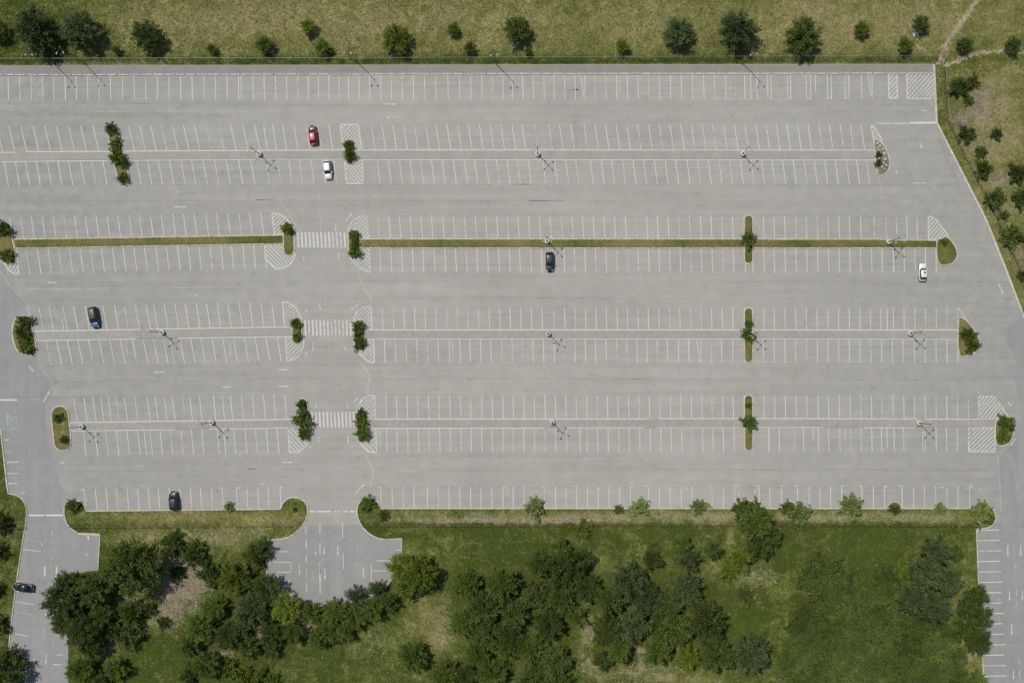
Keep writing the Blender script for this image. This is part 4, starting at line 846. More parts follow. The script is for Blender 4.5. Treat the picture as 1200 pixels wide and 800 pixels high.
# ------------------------------------------------------------------ fences
def fence(pts, label, h=1.8, step=14.0, mesh=True, rail=.045):
    e = empty('chain_link_fence' if mesh else 'wire_fence', (*W(*pts[0]), 0)); tag(e, label, 'fence'); ox, oy = W(*pts[0])
    V = [Vector((*W(*p), 0)) - Vector((ox, oy, 0)) for p in pts]
    rl = MB(); wires = MB(); posts = []
    for a, b in zip(V[:-1], V[1:]):
        rl.tube(a + Vector((0, 0, h)), b + Vector((0, 0, h)), rail, rail, 6)
        L = (b - a).length; n = max(1, int(round(L / (step / PX))))
        for k in range(n): posts.append(a + (b - a) * (k / n))
        d = (b - a).normalized()
        for zz in ((.05, .3, .6, .9, 1.2, 1.5) if mesh else (.3, .6, .9)):
            if zz < h: wires.tube(a + Vector((0, 0, zz)), b + Vector((0, 0, zz)), .007, .007, 3, False)
        if mesh:
            m = int(L / .45)
            for k in range(m):
                p = a + d * (k * .45)
                wires.tube(p + Vector((0, 0, .05)), p + d * .9 + Vector((0, 0, h)), .006, .006, 3, False)
                wires.tube(p + d * .9 + Vector((0, 0, .05)), p + Vector((0, 0, h)), .006, .006, 3, False)
    posts.append(V[-1])
    fm = M['galv'] if mesh else M['bronze']; rl.obj('top_rail', fm, e); o = wires.obj('wire_mesh', M['bronze'], e); o['kind'] = 'stuff'
    pm = MB(); pm.tube((0, 0, 0), (0, 0, h + .08), .05, .05, 8); pm.tube((0, 0, h + .08), (0, 0, h + .13), .065, .02, 8); me = pm.mesh('post'); me.materials.append(M['galv'])
    for p in posts: link('post', me, None, e).location = p
    return e
fence([(-60, 71.8), (400, 71), (1096, 68.3)], 'long chain link fence between the meadow and the top pavement', 1.8, 15, True, .03)
fence([(1096, 68), (1104, 76), (1108.5, 140), (1137, 198), (1165, 252), (1195, 318), (1225, 392)], 'chain link fence following the right edge of the car park', 1.8, 13, True, .03)
fence([(-60, 617.8), (30, 617.5)], 'short wire fence at the left frame edge beside the road', 1.0, 15, False, .03)
fence([(82, 616.6), (220, 616), (342, 615.6)], 'wire fence across the verge between the left road and the drive', 1.0, 15, False, .03)
fence([(424, 615.6), (700, 614.6), (1030, 614.8), (1143, 615.4)], 'long wire fence behind the verge right of the drive', 1.0, 15, False, .03)

# ------------------------------------------------------------------ lamp posts
def lamp_proto(h, arms, name='lamp_post', drum=True):
    e = empty(name)
    if drum:
        mb = MB(); mb.tube((0, 0, 0), (0, 0, .75), .6, .58, 24); mb.tube((0, 0, .75), (0, 0, .8), .58, .52, 24); mb.obj('concrete_base', M['base'], e)
    z0 = .8 if drum else 0.0
    mb = MB(); mb.box(-.2, .2, -.2, .2, z0, z0 + .05); mb.obj('base_plate', M['bronze'], e)
    mb = MB(); mb.tube((0, 0, z0 + .05), (0, 0, h), .10, .055, 12); mb.obj('pole', M['bronze'], e, True)
    mb = MB(); mb.tube((0, 0, h - .12), (0, 0, h + .12), .12, .12, 12); mb.obj('pole_cap', M['bronze'], e)
    for a, L in arms:
        t = math.radians(a); c, s = math.cos(t), math.sin(t)
        mb = MB(); mb.tube((0, 0, h), (c * L * .5, s * L * .5, h + .12), .032, .03, 6); mb.tube((c * L * .5, s * L * .5, h + .12), (c * L, s * L, h + .16), .03, .026, 6); arm = mb.obj('arm', M['bronze'], e)
        R = Matrix.Rotation(t, 4, 'Z')
        mb = MB(); R2 = Matrix.Translation((c * L, s * L, h + .1)) @ R
        mb.box(-.05, .42, -.13, .13, 0, .1, R2); mb.box(.02, .36, -.09, .09, .1, .15, R2); hd = mb.obj('lamp_head', M['head'], e)
        mb = MB(); mb.box(.03, .36, -.09, .09, -.035, -.004, R2); mb.obj('lens', M['lens'], hd)
    return e
def copy_tree(o, parent=None):
    c = o.copy(); COL.objects.link(c); c.parent = parent
    for ch in o.children: copy_tree(ch, c)
    return c
four = [(40, 1.15), (130, 1.15), (220, 1.15), (310, 1.15)]
pA = lamp_proto(6.2, four); pB = lamp_proto(9.8, [(-62, 1.4), (-118, 1.4)], drum=False)
usedA = usedB = False
for (x, y, rz, k, lb) in [
 (304.5, 181, 20, 'A', 'four headed lamp post below left of the red car'), (630, 181, 0, 'A', 'four headed lamp post near the centre of the second row'), (870, 181, 10, 'A', 'four headed lamp post right of centre in the second row'),
 (641, 283, 5, 'A', 'four headed lamp post in the grass median above the navy car'), (1040.5, 283.5, 15, 'A', 'four headed lamp post in the grass median near the right white car'), (191, 389.5, -10, 'A', 'four headed lamp post right of the blue fronted car'),
 (642.5, 391, 30, 'A', 'four headed lamp post in the middle of the fourth row'), (879, 391.5, 8, 'A', 'four headed lamp post on the narrow island of the fourth row'), (1065.5, 390.5, 12, 'A', 'four headed lamp post before the drop shaped grass island'),
 (97, 499.5, 0, 'A', 'four headed lamp post beside the long oval left island'), (249, 494.5, 0, 'A', 'four headed lamp post in the fifth row left of the crossing'), (647, 494.5, 25, 'A', 'four headed lamp post in the middle of the fifth row'), (1076, 495, 5, 'A', 'four headed lamp post in the fifth row before the hatched corner'),
 (64, 75.5, 0, 'B', 'tall twin headed lamp post behind the pavement, leftmost'), (98, 73.5, 6, 'B', 'tall twin headed lamp post by the second big tree at top left'), (419, 73.5, 0, 'B', 'tall twin headed lamp post above the top row near the round bright tree'),
 (581.5, 76, 4, 'B', 'tall twin headed lamp post above the faint hatched bay'), (870.5, 75.3, 8, 'B', 'tall twin headed lamp post below the large tree at upper right')]:
    if k == 'A': o = pA if not usedA else copy_tree(pA); usedA = True
    else: o = pB if not usedB else copy_tree(pB); usedB = True
    wx, wy = W(x, y); o.location = (wx, wy, .1 if k == 'A' else 0.02); o.rotation_euler = (0, 0, math.radians(rz))
    tag(o, lb, 'lamp post', 'lamp posts of the car park')

# ------------------------------------------------------------------ cars
def car_paint(name, c, rough=.42):
    t = NT(name); t.color(c); t.p.inputs['Coat Weight'].default_value = .35; t.p.inputs['Coat Roughness'].default_value = .12
    return t.done(rough, .5, .15)
M['glass'] = car_paint('car_glass', (0.012, 0.016, 0.022), .08); M['tyre'] = plain('tyre_rubber', (0.02, 0.02, 0.02), .9)
M['rim'] = plain('alloy', (0.45, 0.45, 0.46), .35, .5, .8, .05); M['headl'] = plain('headlight_glass', (0.65, 0.68, 0.7), .15, .6, 0, .03); M['taill'] = plain('taillight_red', (0.35, 0.01, 0.01), .25, .5, 0, .03)
M['trim'] = plain('black_trim', (0.018, 0.018, 0.02), .5, .4)
def loft(sections):
    """sections: list of (x, [(y,z)...]) rings -> mesh with end caps"""
    mb = MB(); n = len(sections[0][1]); vs = []
    for x, ring in sections: vs += [(x, y, z) for y, z in ring]
    fs = []
    for i in range(len(sections) - 1):
        for j in range(n): fs.append((i * n + j, i * n + (j + 1) % n, (i + 1) * n + (j + 1) % n, (i + 1) * n + j))
    fs += [tuple(range(n)), tuple(range((len(sections) - 1) * n, len(sections) * n))]
    mb.add(vs, fs); return mb
def ring(hw, z0, z1, rnd=.12, top=.9):
    # half width hw at belt, tumblehome to top*hw
    pts = [(-hw * .92, z0), (-hw, z0 + .15), (-hw, z0 + (z1 - z0) * .6), (-hw * .97, z1 - rnd * .6), (-hw * top, z1 - .02), (-hw * .5, z1 + .012), (0, z1 + .02)]
    return pts + [(-y, z) for y, z in pts[-2::-1]]
def car(px, py, heading, L, Wd, H, paintc, label, roofc=None, bonnetc=None, kind='sedan', sunroof=False, rearc=None):
    """heading: photo angle in degrees the nose points to (0 = right, 90 = up)"""
    e = empty('parked_car', (*W(px, py), 0.02), math.radians(heading)); tag(e, label, 'car', 'cars parked on the asphalt')
    hw = Wd / 2; h = L / 2; B = .80 if kind != 'suv' else .95    # belt height
    mp = car_paint('car_paint', paintc)
    xs = [(-h, .70, .42, B - .22), (-h + .10, .86, .30, B - .06), (-h + .38, .96, .22, B + .0), (-h + .9, 1.0, .2, B + .05), (-.2, 1.0, .2, B + .03), (h - 1.35, 1.0, .2, B + .0), (h - .75, .98, .2, B - .06), (h - .3, .90, .24, B - .14), (h - .08, .76, .3, B - .24), (h, .60, .40, B - .34)]
    b = loft([(x, ring(hw * k, z0, z1)) for x, k, z0, z1 in xs]).obj('body', mp, e, True)
    # greenhouse (glass) from the belt to the roof
    if kind == 'sedan': g0, r0, r1, g1 = -h + .62, -h + 1.45, .25, h - 1.42
    elif kind == 'suv': g0, r0, r1, g1 = -h + .12, -h + .55, .45, h - 1.25
    else: g0, r0, r1, g1 = -h + .20, -h + .80, .35, h - 1.25
    def gr(x, k, z): return (x, [(-hw * k, B - .02), (-hw * k * .97, B + (z - B) * .5), (-hw * k * .88, z - .03), (-hw * k * .5, z), (0, z + .01), (hw * k * .5, z), (hw * k * .88, z - .03), (hw * k * .97, B + (z - B) * .5), (hw * k, B - .02)])
    loft([gr(g0, .80, B + .07), gr(g0 + (r0 - g0) * .5, .88, B + (H - B) * .62), gr(r0, .90, H - .06), gr((r0 + r1) / 2, .92, H - .02), gr(r1, .90, H - .07), gr(r1 + (g1 - r1) * .5, .88, B + (H - B) * .52), gr(g1, .84, B + .03)]).obj('windows', M['glass'], e, True)
    rm = mp if roofc is None else car_paint('roof_paint', roofc)
    def rr_(x, k, z): return (x, [(-hw * k, z - .07), (-hw * k * .93, z - .01), (-hw * k * .5, z + .025), (0, z + .035), (hw * k * .5, z + .025), (hw * k * .93, z - .01), (hw * k, z - .07)])
    rf = loft([rr_(r0 - .02, .70, H - .05), rr_(r0 + .2, .78, H - .01), rr_((r0 + r1) / 2, .80, H + .01), rr_(r1 - .15, .78, H - .02), rr_(r1 + .04, .70, H - .06)]).obj('roof', rm, e, True)
    for s in (-1, 1):   # pillars
        mb = MB()
        for (xa, za, xb, zb) in ((r0, H - .05, g0 + .05, B + .05), (r1, H - .07, g1 - .02, B + .02)): mb.tube((xa, s * hw * .80, za), (xb, s * hw * .82, zb), .035, .04, 6)
        mb.tube(((r0 + r1) / 2, s * hw * .80, H - .05), ((r0 + r1) / 2 + .05, s * hw * .93, B), .03, .035, 6)
        mb.obj('pillar', mp, e)
    if sunroof: mb = MB(); mb.box(r1 - .75, r1 - .35, -.3, .12, H + .0, H + .06); mb.obj('sunroof', M['glass'], rf)
    bmat = mp if bonnetc is None else car_paint('bonnet_paint', bonnetc)
    def br(x, k, z): return (x, [(-hw * k, z - .05), (-hw * k * .9, z), (-hw * k * .5, z + .03), (0, z + .045), (hw * k * .5, z + .03), (hw * k * .9, z), (hw * k, z - .05)])
    loft([br(g1 - .02, .80, B + .02), br(h - 1.0, .82, B + .005), br(h - .5, .78, B - .05), br(h - .2, .66, B - .12)]).obj('bonnet', bmat, e, True)
    tm = mp if rearc is None else car_paint('boot_paint', rearc)
    if kind == 'sedan': loft([br(-h + .1, .72, B - .02), br(-h + .35, .80, B + .04), br(g0 + .03, .82, B + .06)]).obj('boot_lid', tm, e, True)
    else: loft([br(-h + .03, .74, B - .03), br(-h + .12, .82, B + .06), br(g0 + .06, .82, B + .1)]).obj('tailgate', tm, e, True)
    for s in (-1, 1):
        mb = MB(); mb.box(h - .42, h - .16, s * hw * .62 - .16, s * hw * .62 + .16, B - .26, B - .13, Matrix.Identity(4)); mb.obj('headlight', M['headl'], e)
        mb = MB(); mb.box(-h + .03, -h + .2, s * hw * .68 - .14, s * hw * .68 + .14, B - .2, B - .03); mb.obj('taillight', M['taill'], e)
        mb = MB(); mb.box(g1 - .42, g1 - .24, s * (hw + .08) - .09, s * (hw + .08) + .09, B - .02, B + .11); mb.obj('mirror', mp, e)
        for x in (-h + .85, h - .88):
            mb = MB(); mb.tube((x, s * (hw - .22), .31), (x, s * (hw + .005), .31), .32, .32, 18); wh = mb.obj('wheel', M['tyre'], e)
            mb = MB(); mb.tube((x, s * (hw - .02), .31), (x, s * (hw + .02), .31), .2, .19, 12); mb.obj('rim', M['rim'], wh)
    mb = MB(); mb.box(h - .09, h + .03, -hw * .55, hw * .55, .3, .42); mb.obj('front_bumper_trim', M['trim'], e)
    mb = MB(); mb.box(-h - .02, -h + .08, -.27, .27, .5, .62); mb.obj('licence_plate', M['lens'], e)
    return e
car(367.6, 159.2, 96, 4.6, 1.82, 1.5, (0.34, 0.008, 0.03), 'red hatchback with a dark grey bonnet in the second row', None, (0.05, 0.05, 0.055), 'hatch')
car(384.8, 199.8, -85, 4.5, 1.8, 1.52, (0.62, 0.62, 0.63), 'white hatchback nose down just below the red car', kind='hatch')
car(644.2, 307, -89, 4.6, 1.85, 1.48, (0.022, 0.028, 0.042), 'navy black car just below the grass median near the centre', kind='hatch')
car(1080, 319.2, 89, 4.2, 1.75, 1.5, (0.64, 0.64, 0.63), 'white car with a small sunroof at the right end of the third row', kind='hatch', sunroof=True)
car(112, 372, -80, 5.0, 1.9, 1.65, (0.022, 0.034, 0.05), 'car with a bright blue bonnet and black roof in the fourth row', (0.04, 0.04, 0.036), (0.045, 0.12, 0.23), 'suv')
car(205.3, 586, 95, 4.4, 2.0, 1.7, (0.016, 0.019, 0.017), 'black square backed car backed against the bottom left verge', kind='suv')
car(29.5, 687.4, 172, 4.6, 1.9, 1.48, (0.012, 0.015, 0.022), 'black car parked crosswise on the left road by the trees', kind='sedan')

# ------------------------------------------------------------------ trees and shrubs
def crown_mesh(name, seed, clumps, per, leaf, flat=.8, lob=.25, low=-.35, spread=.24):
    rng = np.random.default_rng(seed)
    n = clumps; i = np.arange(n) + .5
    ph = np.arccos(1 - (1 - low) * i / n); th = np.pi * (1 + 5 ** .5) * i + rng.uniform(-.35, .35, n)
    D = np.stack([np.cos(th) * np.sin(ph), np.sin(th) * np.sin(ph), np.cos(ph)], 1) + rng.normal(0, .12, (n, 3)); D /= np.linalg.norm(D, axis=1)[:, None]
    k = rng.integers(3, 6); a0 = rng.uniform(0, 6.28); az = np.arctan2(D[:, 1], D[:, 0])
    lobe = 1 + lob * (.55 * np.sin(k * az + a0) + .45 * np.sin((k + 2) * az + 2 * a0) + .5 * rng.normal(0, .6, n))
    R = np.clip(lobe * rng.uniform(.66, .86, n), .35, 1.06)
    inner = rng.random(n) < .18; R[inner] *= .6
    C = D * R[:, None]; C[:, 2] *= flat
    tone = rng.uniform(0, 1, n); cr = spread * rng.uniform(.7, 1.25, n)
    N = n * per; ci = np.repeat(np.arange(n), per)
    off = rng.normal(0, 1, (N, 3)); off /= np.linalg.norm(off, axis=1)[:, None]; off *= (rng.random(N) ** .45)[:, None]
    Dn = D[ci]; al = (off * Dn).sum(1)[:, None]; off = off * .82 + Dn * al * .95
    P = C[ci] + off * cr[ci][:, None] * np.array([1, 1, .75])
    out = P.copy(); out /= np.linalg.norm(out, axis=1)[:, None] + 1e-6
    loc = off / (np.linalg.norm(off, axis=1)[:, None] + 1e-6)
    d = out * .8 + loc * .7 + rng.normal(0, .4, (N, 3)); d[:, 2] -= .15; d /= np.linalg.norm(d, axis=1)[:, None]
    nr = out * .35 + loc * .6 + rng.normal(0, .45, (N, 3)) + np.array([0, 0, .6]); nr -= d * (nr * d).sum(1)[:, None]; nr /= np.linalg.norm(nr, axis=1)[:, None]
    s = np.cross(nr, d); L = leaf * rng.uniform(.7, 1.4, N)[:, None]; wv = L * .36
    V = np.stack([P - d * L * .5, P + s * wv - d * L * .05, P + d * L * .6, P - s * wv - d * L * .05], 1)
    me = bpy.data.meshes.new(name); me.vertices.add(N * 4); me.vertices.foreach_set('co', V.ravel())
    me.loops.add(N * 4); me.loops.foreach_set('vertex_index', np.arange(N * 4, dtype=np.int32))
    me.polygons.add(N); me.polygons.foreach_set('loop_start', np.arange(0, N * 4, 4, dtype=np.int32)); me.update(calc_edges=True)
    t = np.clip(tone[ci] * .55 + rng.uniform(0, .45, N), 0, 1)
    a = me.attributes.new('tone', 'FLOAT', 'POINT'); a.data.foreach_set('value', np.repeat(t, 4).astype(np.float32))
    me.materials.append(FOL['mid']); return me
BIG = [crown_mesh('crown', 10 + s, 110, 52, .08, .85, .25, spread=.20) for s in range(5)]
MED = [crown_mesh('crown', 30 + s, 60, 45, .11, .85, .28, spread=.24) for s in range(5)]
SML = [crown_mesh('foliage', 50 + s, 30, 34, .17, .75, .42, low=-.1, spread=.29) for s in range(4)]
SPK = [crown_mesh('foliage', 70 + s, 26, 30, .22, .6, .5, low=0.05, spread=.30) for s in range(3)]
LOW = [crown_mesh('foliage', 90 + s, 90, 40, .10, .32, .45, low=.0, spread=.26) for s in range(3)]
def trunk_mesh(seed):
    rr = random.Random(seed); mb = MB(); mb.tube((0, 0, 0), (0, 0, .45), .05, .036, 8); mb.tube((0, 0, .45), (.02, .01, 1.1), .036, .012, 7)
    for k in range(6):
        a = k * 1.05 + rr.uniform(-.3, .3); z = rr.uniform(.35, .7); L = rr.uniform(.35, .6)
        mid = (math.cos(a) * L * .5, math.sin(a) * L * .5, z + .18); mb.tube((0, 0, z), mid, .022, .015, 6); mb.tube(mid, (math.cos(a + .2) * L, math.sin(a + .2) * L, z + .38), .015, .006, 5)
    return mb.mesh('trunk')
TR = [trunk_mesh(s) for s in range(3)]
for m_ in TR: m_.materials.append(M['bark'])
trr = random.Random(21)
def setmat(o, k):
    o.material_slots[0].link = 'OBJECT'; o.material_slots[0].material = FOL[k]
def tree(px, py, r, k, label, sx=1.0, group=None, hf=1.0):
    if py > 500: hf *= trr.uniform(.95, 1.5)
    if py > 500 and px < 25: hf *= .5; px -= 3
    if (px, py) == (307, 642): hf = .7
    R = r / PX * (.93 if py > 500 else .98); zc = (R * .66 + .45) * hf
    x, y = under(px, py, zc)
    e = empty('tree', (x, y, 0), trr.uniform(0, 6.28)); tag(e, label, 'tree', group)
    me = trr.choice(BIG if r >= 15 else MED)
    c = link('crown', me, None, e); c.location = (0, 0, zc); k = 'mid' if (k == 'dark' and 200 < px < 640 and trr.random() < .45) else k; c.scale = (R * sx, R / sx, R * trr.uniform(.72, .9)); setmat(c, k)
    t = link('trunk', trr.choice(TR), None, e); t.scale = (R * .7 + .2, R * .7 + .2, zc * .95)
def shrub(px, py, r, k, label, flat=1.0, mesh=None, group=None, z=0.0):
    if group and 'islands' in group: r *= .88
    if group and 'right fence' in group: r *= .82
    R = r / PX * 1.05; zc = R * .35 * flat; x, y = under(px, py, zc + .2)
    o = link('shrub', mesh or trr.choice(SML)); o.location = (x, y, zc + z); o.scale = (R * trr.uniform(.9, 1.1), R * trr.uniform(.9, 1.1), R * flat); o.rotation_euler = (0, 0, trr.uniform(0, 6.28)); setmat(o, k)
    tag(o, label, 'shrub', group)
G = 'trees along the top fence'
for a in [
 (-3, 36, 12, 'dark', 'dark tree cut by the left frame edge above the fence'), (42, 35, 24, 'blue', 'largest grey green tree at the top left above the fence'), (94, 35, 21, 'blue', 'second large tree from the top left, dark on its right'),
 (172, 42, 17, 'dark', 'compact dark round tree right of the two top left trees'), (248, 57, 6, 'mid', 'tiny faint sapling alone near the fence at upper left'), (310, 53, 10, 'mid', 'small bright tree by the fence left of a staggered pair'), (361, 32, 9, 'yellow', 'upper small tree of the staggered pair at upper left'),
 (378, 55, 9, 'mid', 'lower small tree of the staggered pair near the fence'), (464, 45, 16, 'yellow', 'round yellow green tree between two top lamp posts'), (531.5, 34, 7.5, 'yellow', 'small round sapling in the dry meadow left of centre'), (550.5, 56, 7, 'mid', 'small sapling close to the fence near the centre'),
 (606, 35, 16, 'olive', 'loose olive grey tree at the top near the centre'), (730, 54, 8, 'yellow', 'small bright yellow green sapling right of centre by the fence'), (795, 38, 17, 'blue', 'dense dark blue green tree at upper right of centre'), (864, 35, 22, 'blue', 'broad ragged tree above the lamp post at upper right'),
 (941, 42, 20, 'dark', 'large evenly round dark tree at upper right'), (1009, 34, 9, 'mid', 'small tree between the round dark tree and a blue tent'), (1079, 28, 10, 'dark', 'small dark tree just above the pale blue sheet'), (1060, 52, 9, 'yellow', 'yellow green sapling by the fence near the top right corner'),
 (1131, 52, 9, 'dark', 'small dark tree between the two dirt paths'), (1187, 53, 9, 'olive', 'small olive tree on the curved dirt path at far right')]: tree(*a, group=G)
tree(136, 58, 5, 'dark', 'thin dark sapling leaning between the two left trees', group=G); tree(619, 61, 4.5, 'dark', 'very small dark sapling below the loose olive tree', group=G)
G = 'bushes on the scrub behind the right fence'
for a in [(1124, 103, 14, 'dark', 'wide dark bush beside the fence below the paths'), (1140, 96, 9, 'olive', 'olive bush touching the wide dark bush'), (1132, 157, 11, 'dark', 'dark bush below the bare earth patch'), (1168, 157, 8, 'dark', 'small dark bush in the pale dry grass'),
 (1153, 199, 12, 'dark', 'round dark bush beside the bend of the fence'), (1191, 203, 13, 'dark', 'dark bush at the right frame edge below the dry grass'), (1165, 232, 15, 'mid', 'wide green bush right of the slanting fence'), (1197, 232, 12, 'dark', 'dark bush cut by the right frame edge, upper'),
 (1186, 276, 15, 'mid', 'large green bush beside the slanting fence, lower'), (1199, 322, 9, 'dark', 'dark bush cut by the right frame edge, lower'), (1150, 178, 8, 'olive', 'low olive bush in the bare patch'), (1176, 252, 8, 'olive', 'low olive bush between two green bushes'), (1135, 118, 7, 'mid', 'small bush below the wide dark bush')]:
    shrub(*a, flat=.8, mesh=trr.choice(SML), group=G)
# pale blue sheet / tent near the sapling
mb = MB(); mb.add([(-.75, -.6, 0), (.75, -.6, 0), (.55, .7, 0), (-.55, .7, 0), (0, .05, 1.0)], [(0, 1, 4), (1, 2, 4), (2, 3, 4), (3, 0, 4)])
o = mb.obj('tent', plain('pale_blue_canvas', (0.42, 0.43, 0.50), var=.05)); o.location = (*W(1073.5, 40.5), 0); tag(o, 'small pale blue tent below the dark sapling at upper right', 'tent')

G = 'bushes planted on the traffic islands'
for a in [
 (131, 151, 7.5, 'dark', 'top bush of the slanting narrow island'), (136, 169, 7, 'mid', 'middle bush of the slanting narrow island'), (136, 184, 10.5, 'yellow', 'largest bush, lower part of the slanting narrow island'), (146, 191, 6, 'dark', 'dark low bush touching the largest slanting island bush'), (144, 209, 7, 'mid', 'bottom bush of the slanting narrow island'),
 (408.5, 171, 6.5, 'dark', 'upper bush between the two hatched blocks'), (410, 182, 8, 'mid', 'lower bush between the two hatched blocks'),
 (4, 269, 9, 'dark', 'dark upper bush of the left edge island'), (8, 299, 8.5, 'mid', 'lower bush of the left edge island'),
 (335.5, 267, 6.5, 'yellow', 'bright bush on top of the left oval at the upper crossing'), (341, 272, 4.5, 'dark', 'small dark bush beside the bright bush at the upper crossing'),
 (415, 276, 7, 'mid', 'upper bush of the right oval at the upper crossing'), (416, 286, 5, 'dark', 'middle bush of the right oval at the upper crossing'), (415.5, 295, 8, 'mid', 'lower bush of the right oval at the upper crossing'),
 (877.5, 281, 9, 'mid', 'spiky bush where the upright island meets the grass median'),
 (29, 378, 9, 'mid', 'top bush of the broad left island in the fourth row'), (27, 392, 9.5, 'dark', 'middle bush of the broad left island in the fourth row'), (30, 406, 10.5, 'mid', 'lowest bush of the broad left island in the fourth row'),
 (347, 379, 7, 'dark', 'upper bush on the oval left of the middle crossing'), (348, 394, 6.5, 'mid', 'lower bush on the oval left of the middle crossing'),
 (420, 383, 8.5, 'mid', 'upper bush on the oval right of the middle crossing'), (421.5, 402, 8.5, 'mid', 'lower bush on the oval right of the middle crossing'), (419, 393, 5.5, 'dark', 'small bush between two on the middle right oval'),
 (877, 392, 9, 'mid', 'bush at the foot of the lamp post on the narrow island'), (877.5, 380, 5, 'mid', 'small bush above the lamp post on the narrow island'),
 (1134, 392, 9, 'dark', 'dark bush on the drop shaped right island'), (1139, 404, 8, 'mid', 'lighter bush on the drop shaped right island'),
 (68.5, 489, 6.5, 'dark', 'upper dark bush of the long oval left island'), (75, 515, 5.5, 'dark', 'lower dark bush of the long oval left island'),
 (353.5, 474, 7, 'dark', 'top bush of the tall narrow island'), (354.5, 491, 10.5, 'mid', 'widest bush, middle of the tall narrow island'), (356.5, 507.5, 7.5, 'dark', 'bottom bush of the tall narrow island'),
 (423, 484, 6, 'olive', 'small olive top bush right of the lowest crossing'), (423.5, 493, 8.5, 'mid', 'upper large bush right of the lowest crossing'), (426, 508, 9, 'mid', 'lower large bush right of the lowest crossing'),
 (877.2, 495, 9.5, 'mid', 'star shaped bush on the narrow island of the fifth row'), (877, 475, 4.5, 'mid', 'small upper bush on the fifth row narrow island'),
 (1178, 495, 9.5, 'mid', 'upper bush on the small right corner island'), (1176, 509, 8.5, 'mid', 'lower bush on the small right corner island'), (1185, 500, 5, 'dark', 'outer small bush on the right corner island'),
 (1107, 284, 4, 'mid', 'tiny bush at the top of the bulb shaped island'),
 (1030, 181, 4, 'dark', 'little shrub among the rocks, upper'), (1029, 191, 4.5, 'dark', 'little shrub among the rocks, lower')]:
    shrub(*a, flat=.85, mesh=trr.choice(SML + SPK[:1]), group=G, z=.1)
G = 'bushes on the bottom verge'
for a in [(85, 593, 9, 'dark', 'dark bush at the left end of the short bottom verge'), (269, 593.5, 6, 'pale', 'small pale bush jutting from the short bottom verge'), (345.5, 597, 3.2, 'dark', 'single tiny dark bush on the round bulge left of the drive'),
 (432, 590, 8, 'mid', 'low green growth on the bulge right of the drive'), (627, 594.5, 11.5, 'pale', 'pale bushy shrub, leftmost on the long bottom verge'), (749, 594.5, 10.5, 'pale', 'second pale shrub on the long bottom verge'), (818, 594, 8, 'pale', 'third smaller pale shrub on the long bottom verge'),
 (870, 596, 11, 'mid', 'green shrub left of the trees rising through the verge'), (884, 597, 10, 'dark', 'darker shrub joined to the green verge shrub'), (922, 594, 7, 'mid', 'small shrub left of the round pale verge shrub'), (936, 602, 14, 'pale', 'broad pale green shrub on the verge right of centre'),
 (998, 592.5, 11.5, 'pale', 'round pale shrub further right on the verge'), (1048, 597, 6, 'olive', 'tiny olive shrub between two verge shrubs at right'), (1102, 596, 6, 'pale', 'small pale shrub near the right end of the verge'), (1150, 600, 13, 'pale', 'pale shrub filling the rounded right end of the verge'), (1158, 606, 7, 'mid', 'green shrub at the very tip of the verge'),
 (1003, 597, 6, 'mid', 'small green shrub below the round pale one'), (725, 597, 5, 'olive', 'tiny olive shrub left of the second pale shrub'), (450, 604, 6, 'olive', 'low shrub just right of the right bulge')]:
    shrub(*a, flat=.7, mesh=trr.choice(SML), group=G)

G = 'trees beside the left road'
for a in [(-2, 612, 16, 'dark', 'dark tree at the left frame edge beside the wire fence'), (1, 646, 11, 'dark', 'second dark tree down the left frame edge'), (-3, 690, 10, 'dark', 'dark tree at the left frame edge level with the black car'), (0, 732, 13, 'dark', 'dark tree at the left frame edge below the black car'),
 (10, 782, 26, 'dark', 'very large dark tree in the bottom left corner'), (155, 664, 32, 'dark', 'largest dark crown beside the small lay-by'), (74, 703, 24, 'dark', 'big dark crown overhanging the left road, upper'), (80, 685, 17, 'dark', 'dark crown overhanging the road opposite the black car'), (110, 690, 21, 'dark', 'round green crown between the largest and the road'),
 (98, 738, 21, 'olive', 'olive crown overhanging the left road, lower'), (76, 730, 16, 'dark', 'dark crown at the road edge below the big one'), (107, 757, 15, 'dark', 'dark crown below the olive one'), (95, 785, 18, 'mid', 'lighter crown at the bottom beside the road'), (137, 783, 14, 'mid', 'loose green crown at the bottom by the mown patch'), (120, 720, 12, 'dark', 'small crown right of the olive one'),
 (112, 800, 14, 'mid', 'green crown cut by the bottom frame edge near the road')]: tree(*a, group=G)
G = 'bushes on the dry slope left of the entrance drive'
for a in [(203, 637, 12, 'dark', 'dark bush right of the largest crown'), (228, 648, 14, 'dark', 'rounder dark bush further right on the dry slope'), (208, 671, 8, 'olive', 'small olive bush below the two dark ones'), (247, 670, 13.5, 'dark', 'dark bush between the dry slope and the yellow tree'),
 (156, 718, 15, 'dark', 'dark bush in the dry clearing, upper left'), (132, 738, 12, 'dark', 'bush left of the paired clearing bushes'), (153, 745, 13.5, 'olive', 'lower paired bush in the clearing'), (135, 717, 7, 'yellow', 'yellow green small bush beside the olive crown'), (176, 713, 7, 'olive', 'small olive bush in the clearing'), (191, 729, 7, 'dark', 'small dark bush alone in the clearing'),
 (267, 782, 10, 'yellow', 'bright small bush near the bottom left'), (290, 795, 12, 'yellow', 'bright bush at the bottom edge'), (307, 789, 9, 'yellow', 'small bright bush left of the meadow at the bottom'), (321, 796, 8, 'mid', 'small bush cut by the bottom edge'), (222, 790, 10, 'dark', 'dark bush at the bottom edge left')]:
    shrub(*a, flat=1.0, mesh=trr.choice(MED[:2] + SML[:1]), group=G)
G = 'trees around the lower end of the entrance drive'
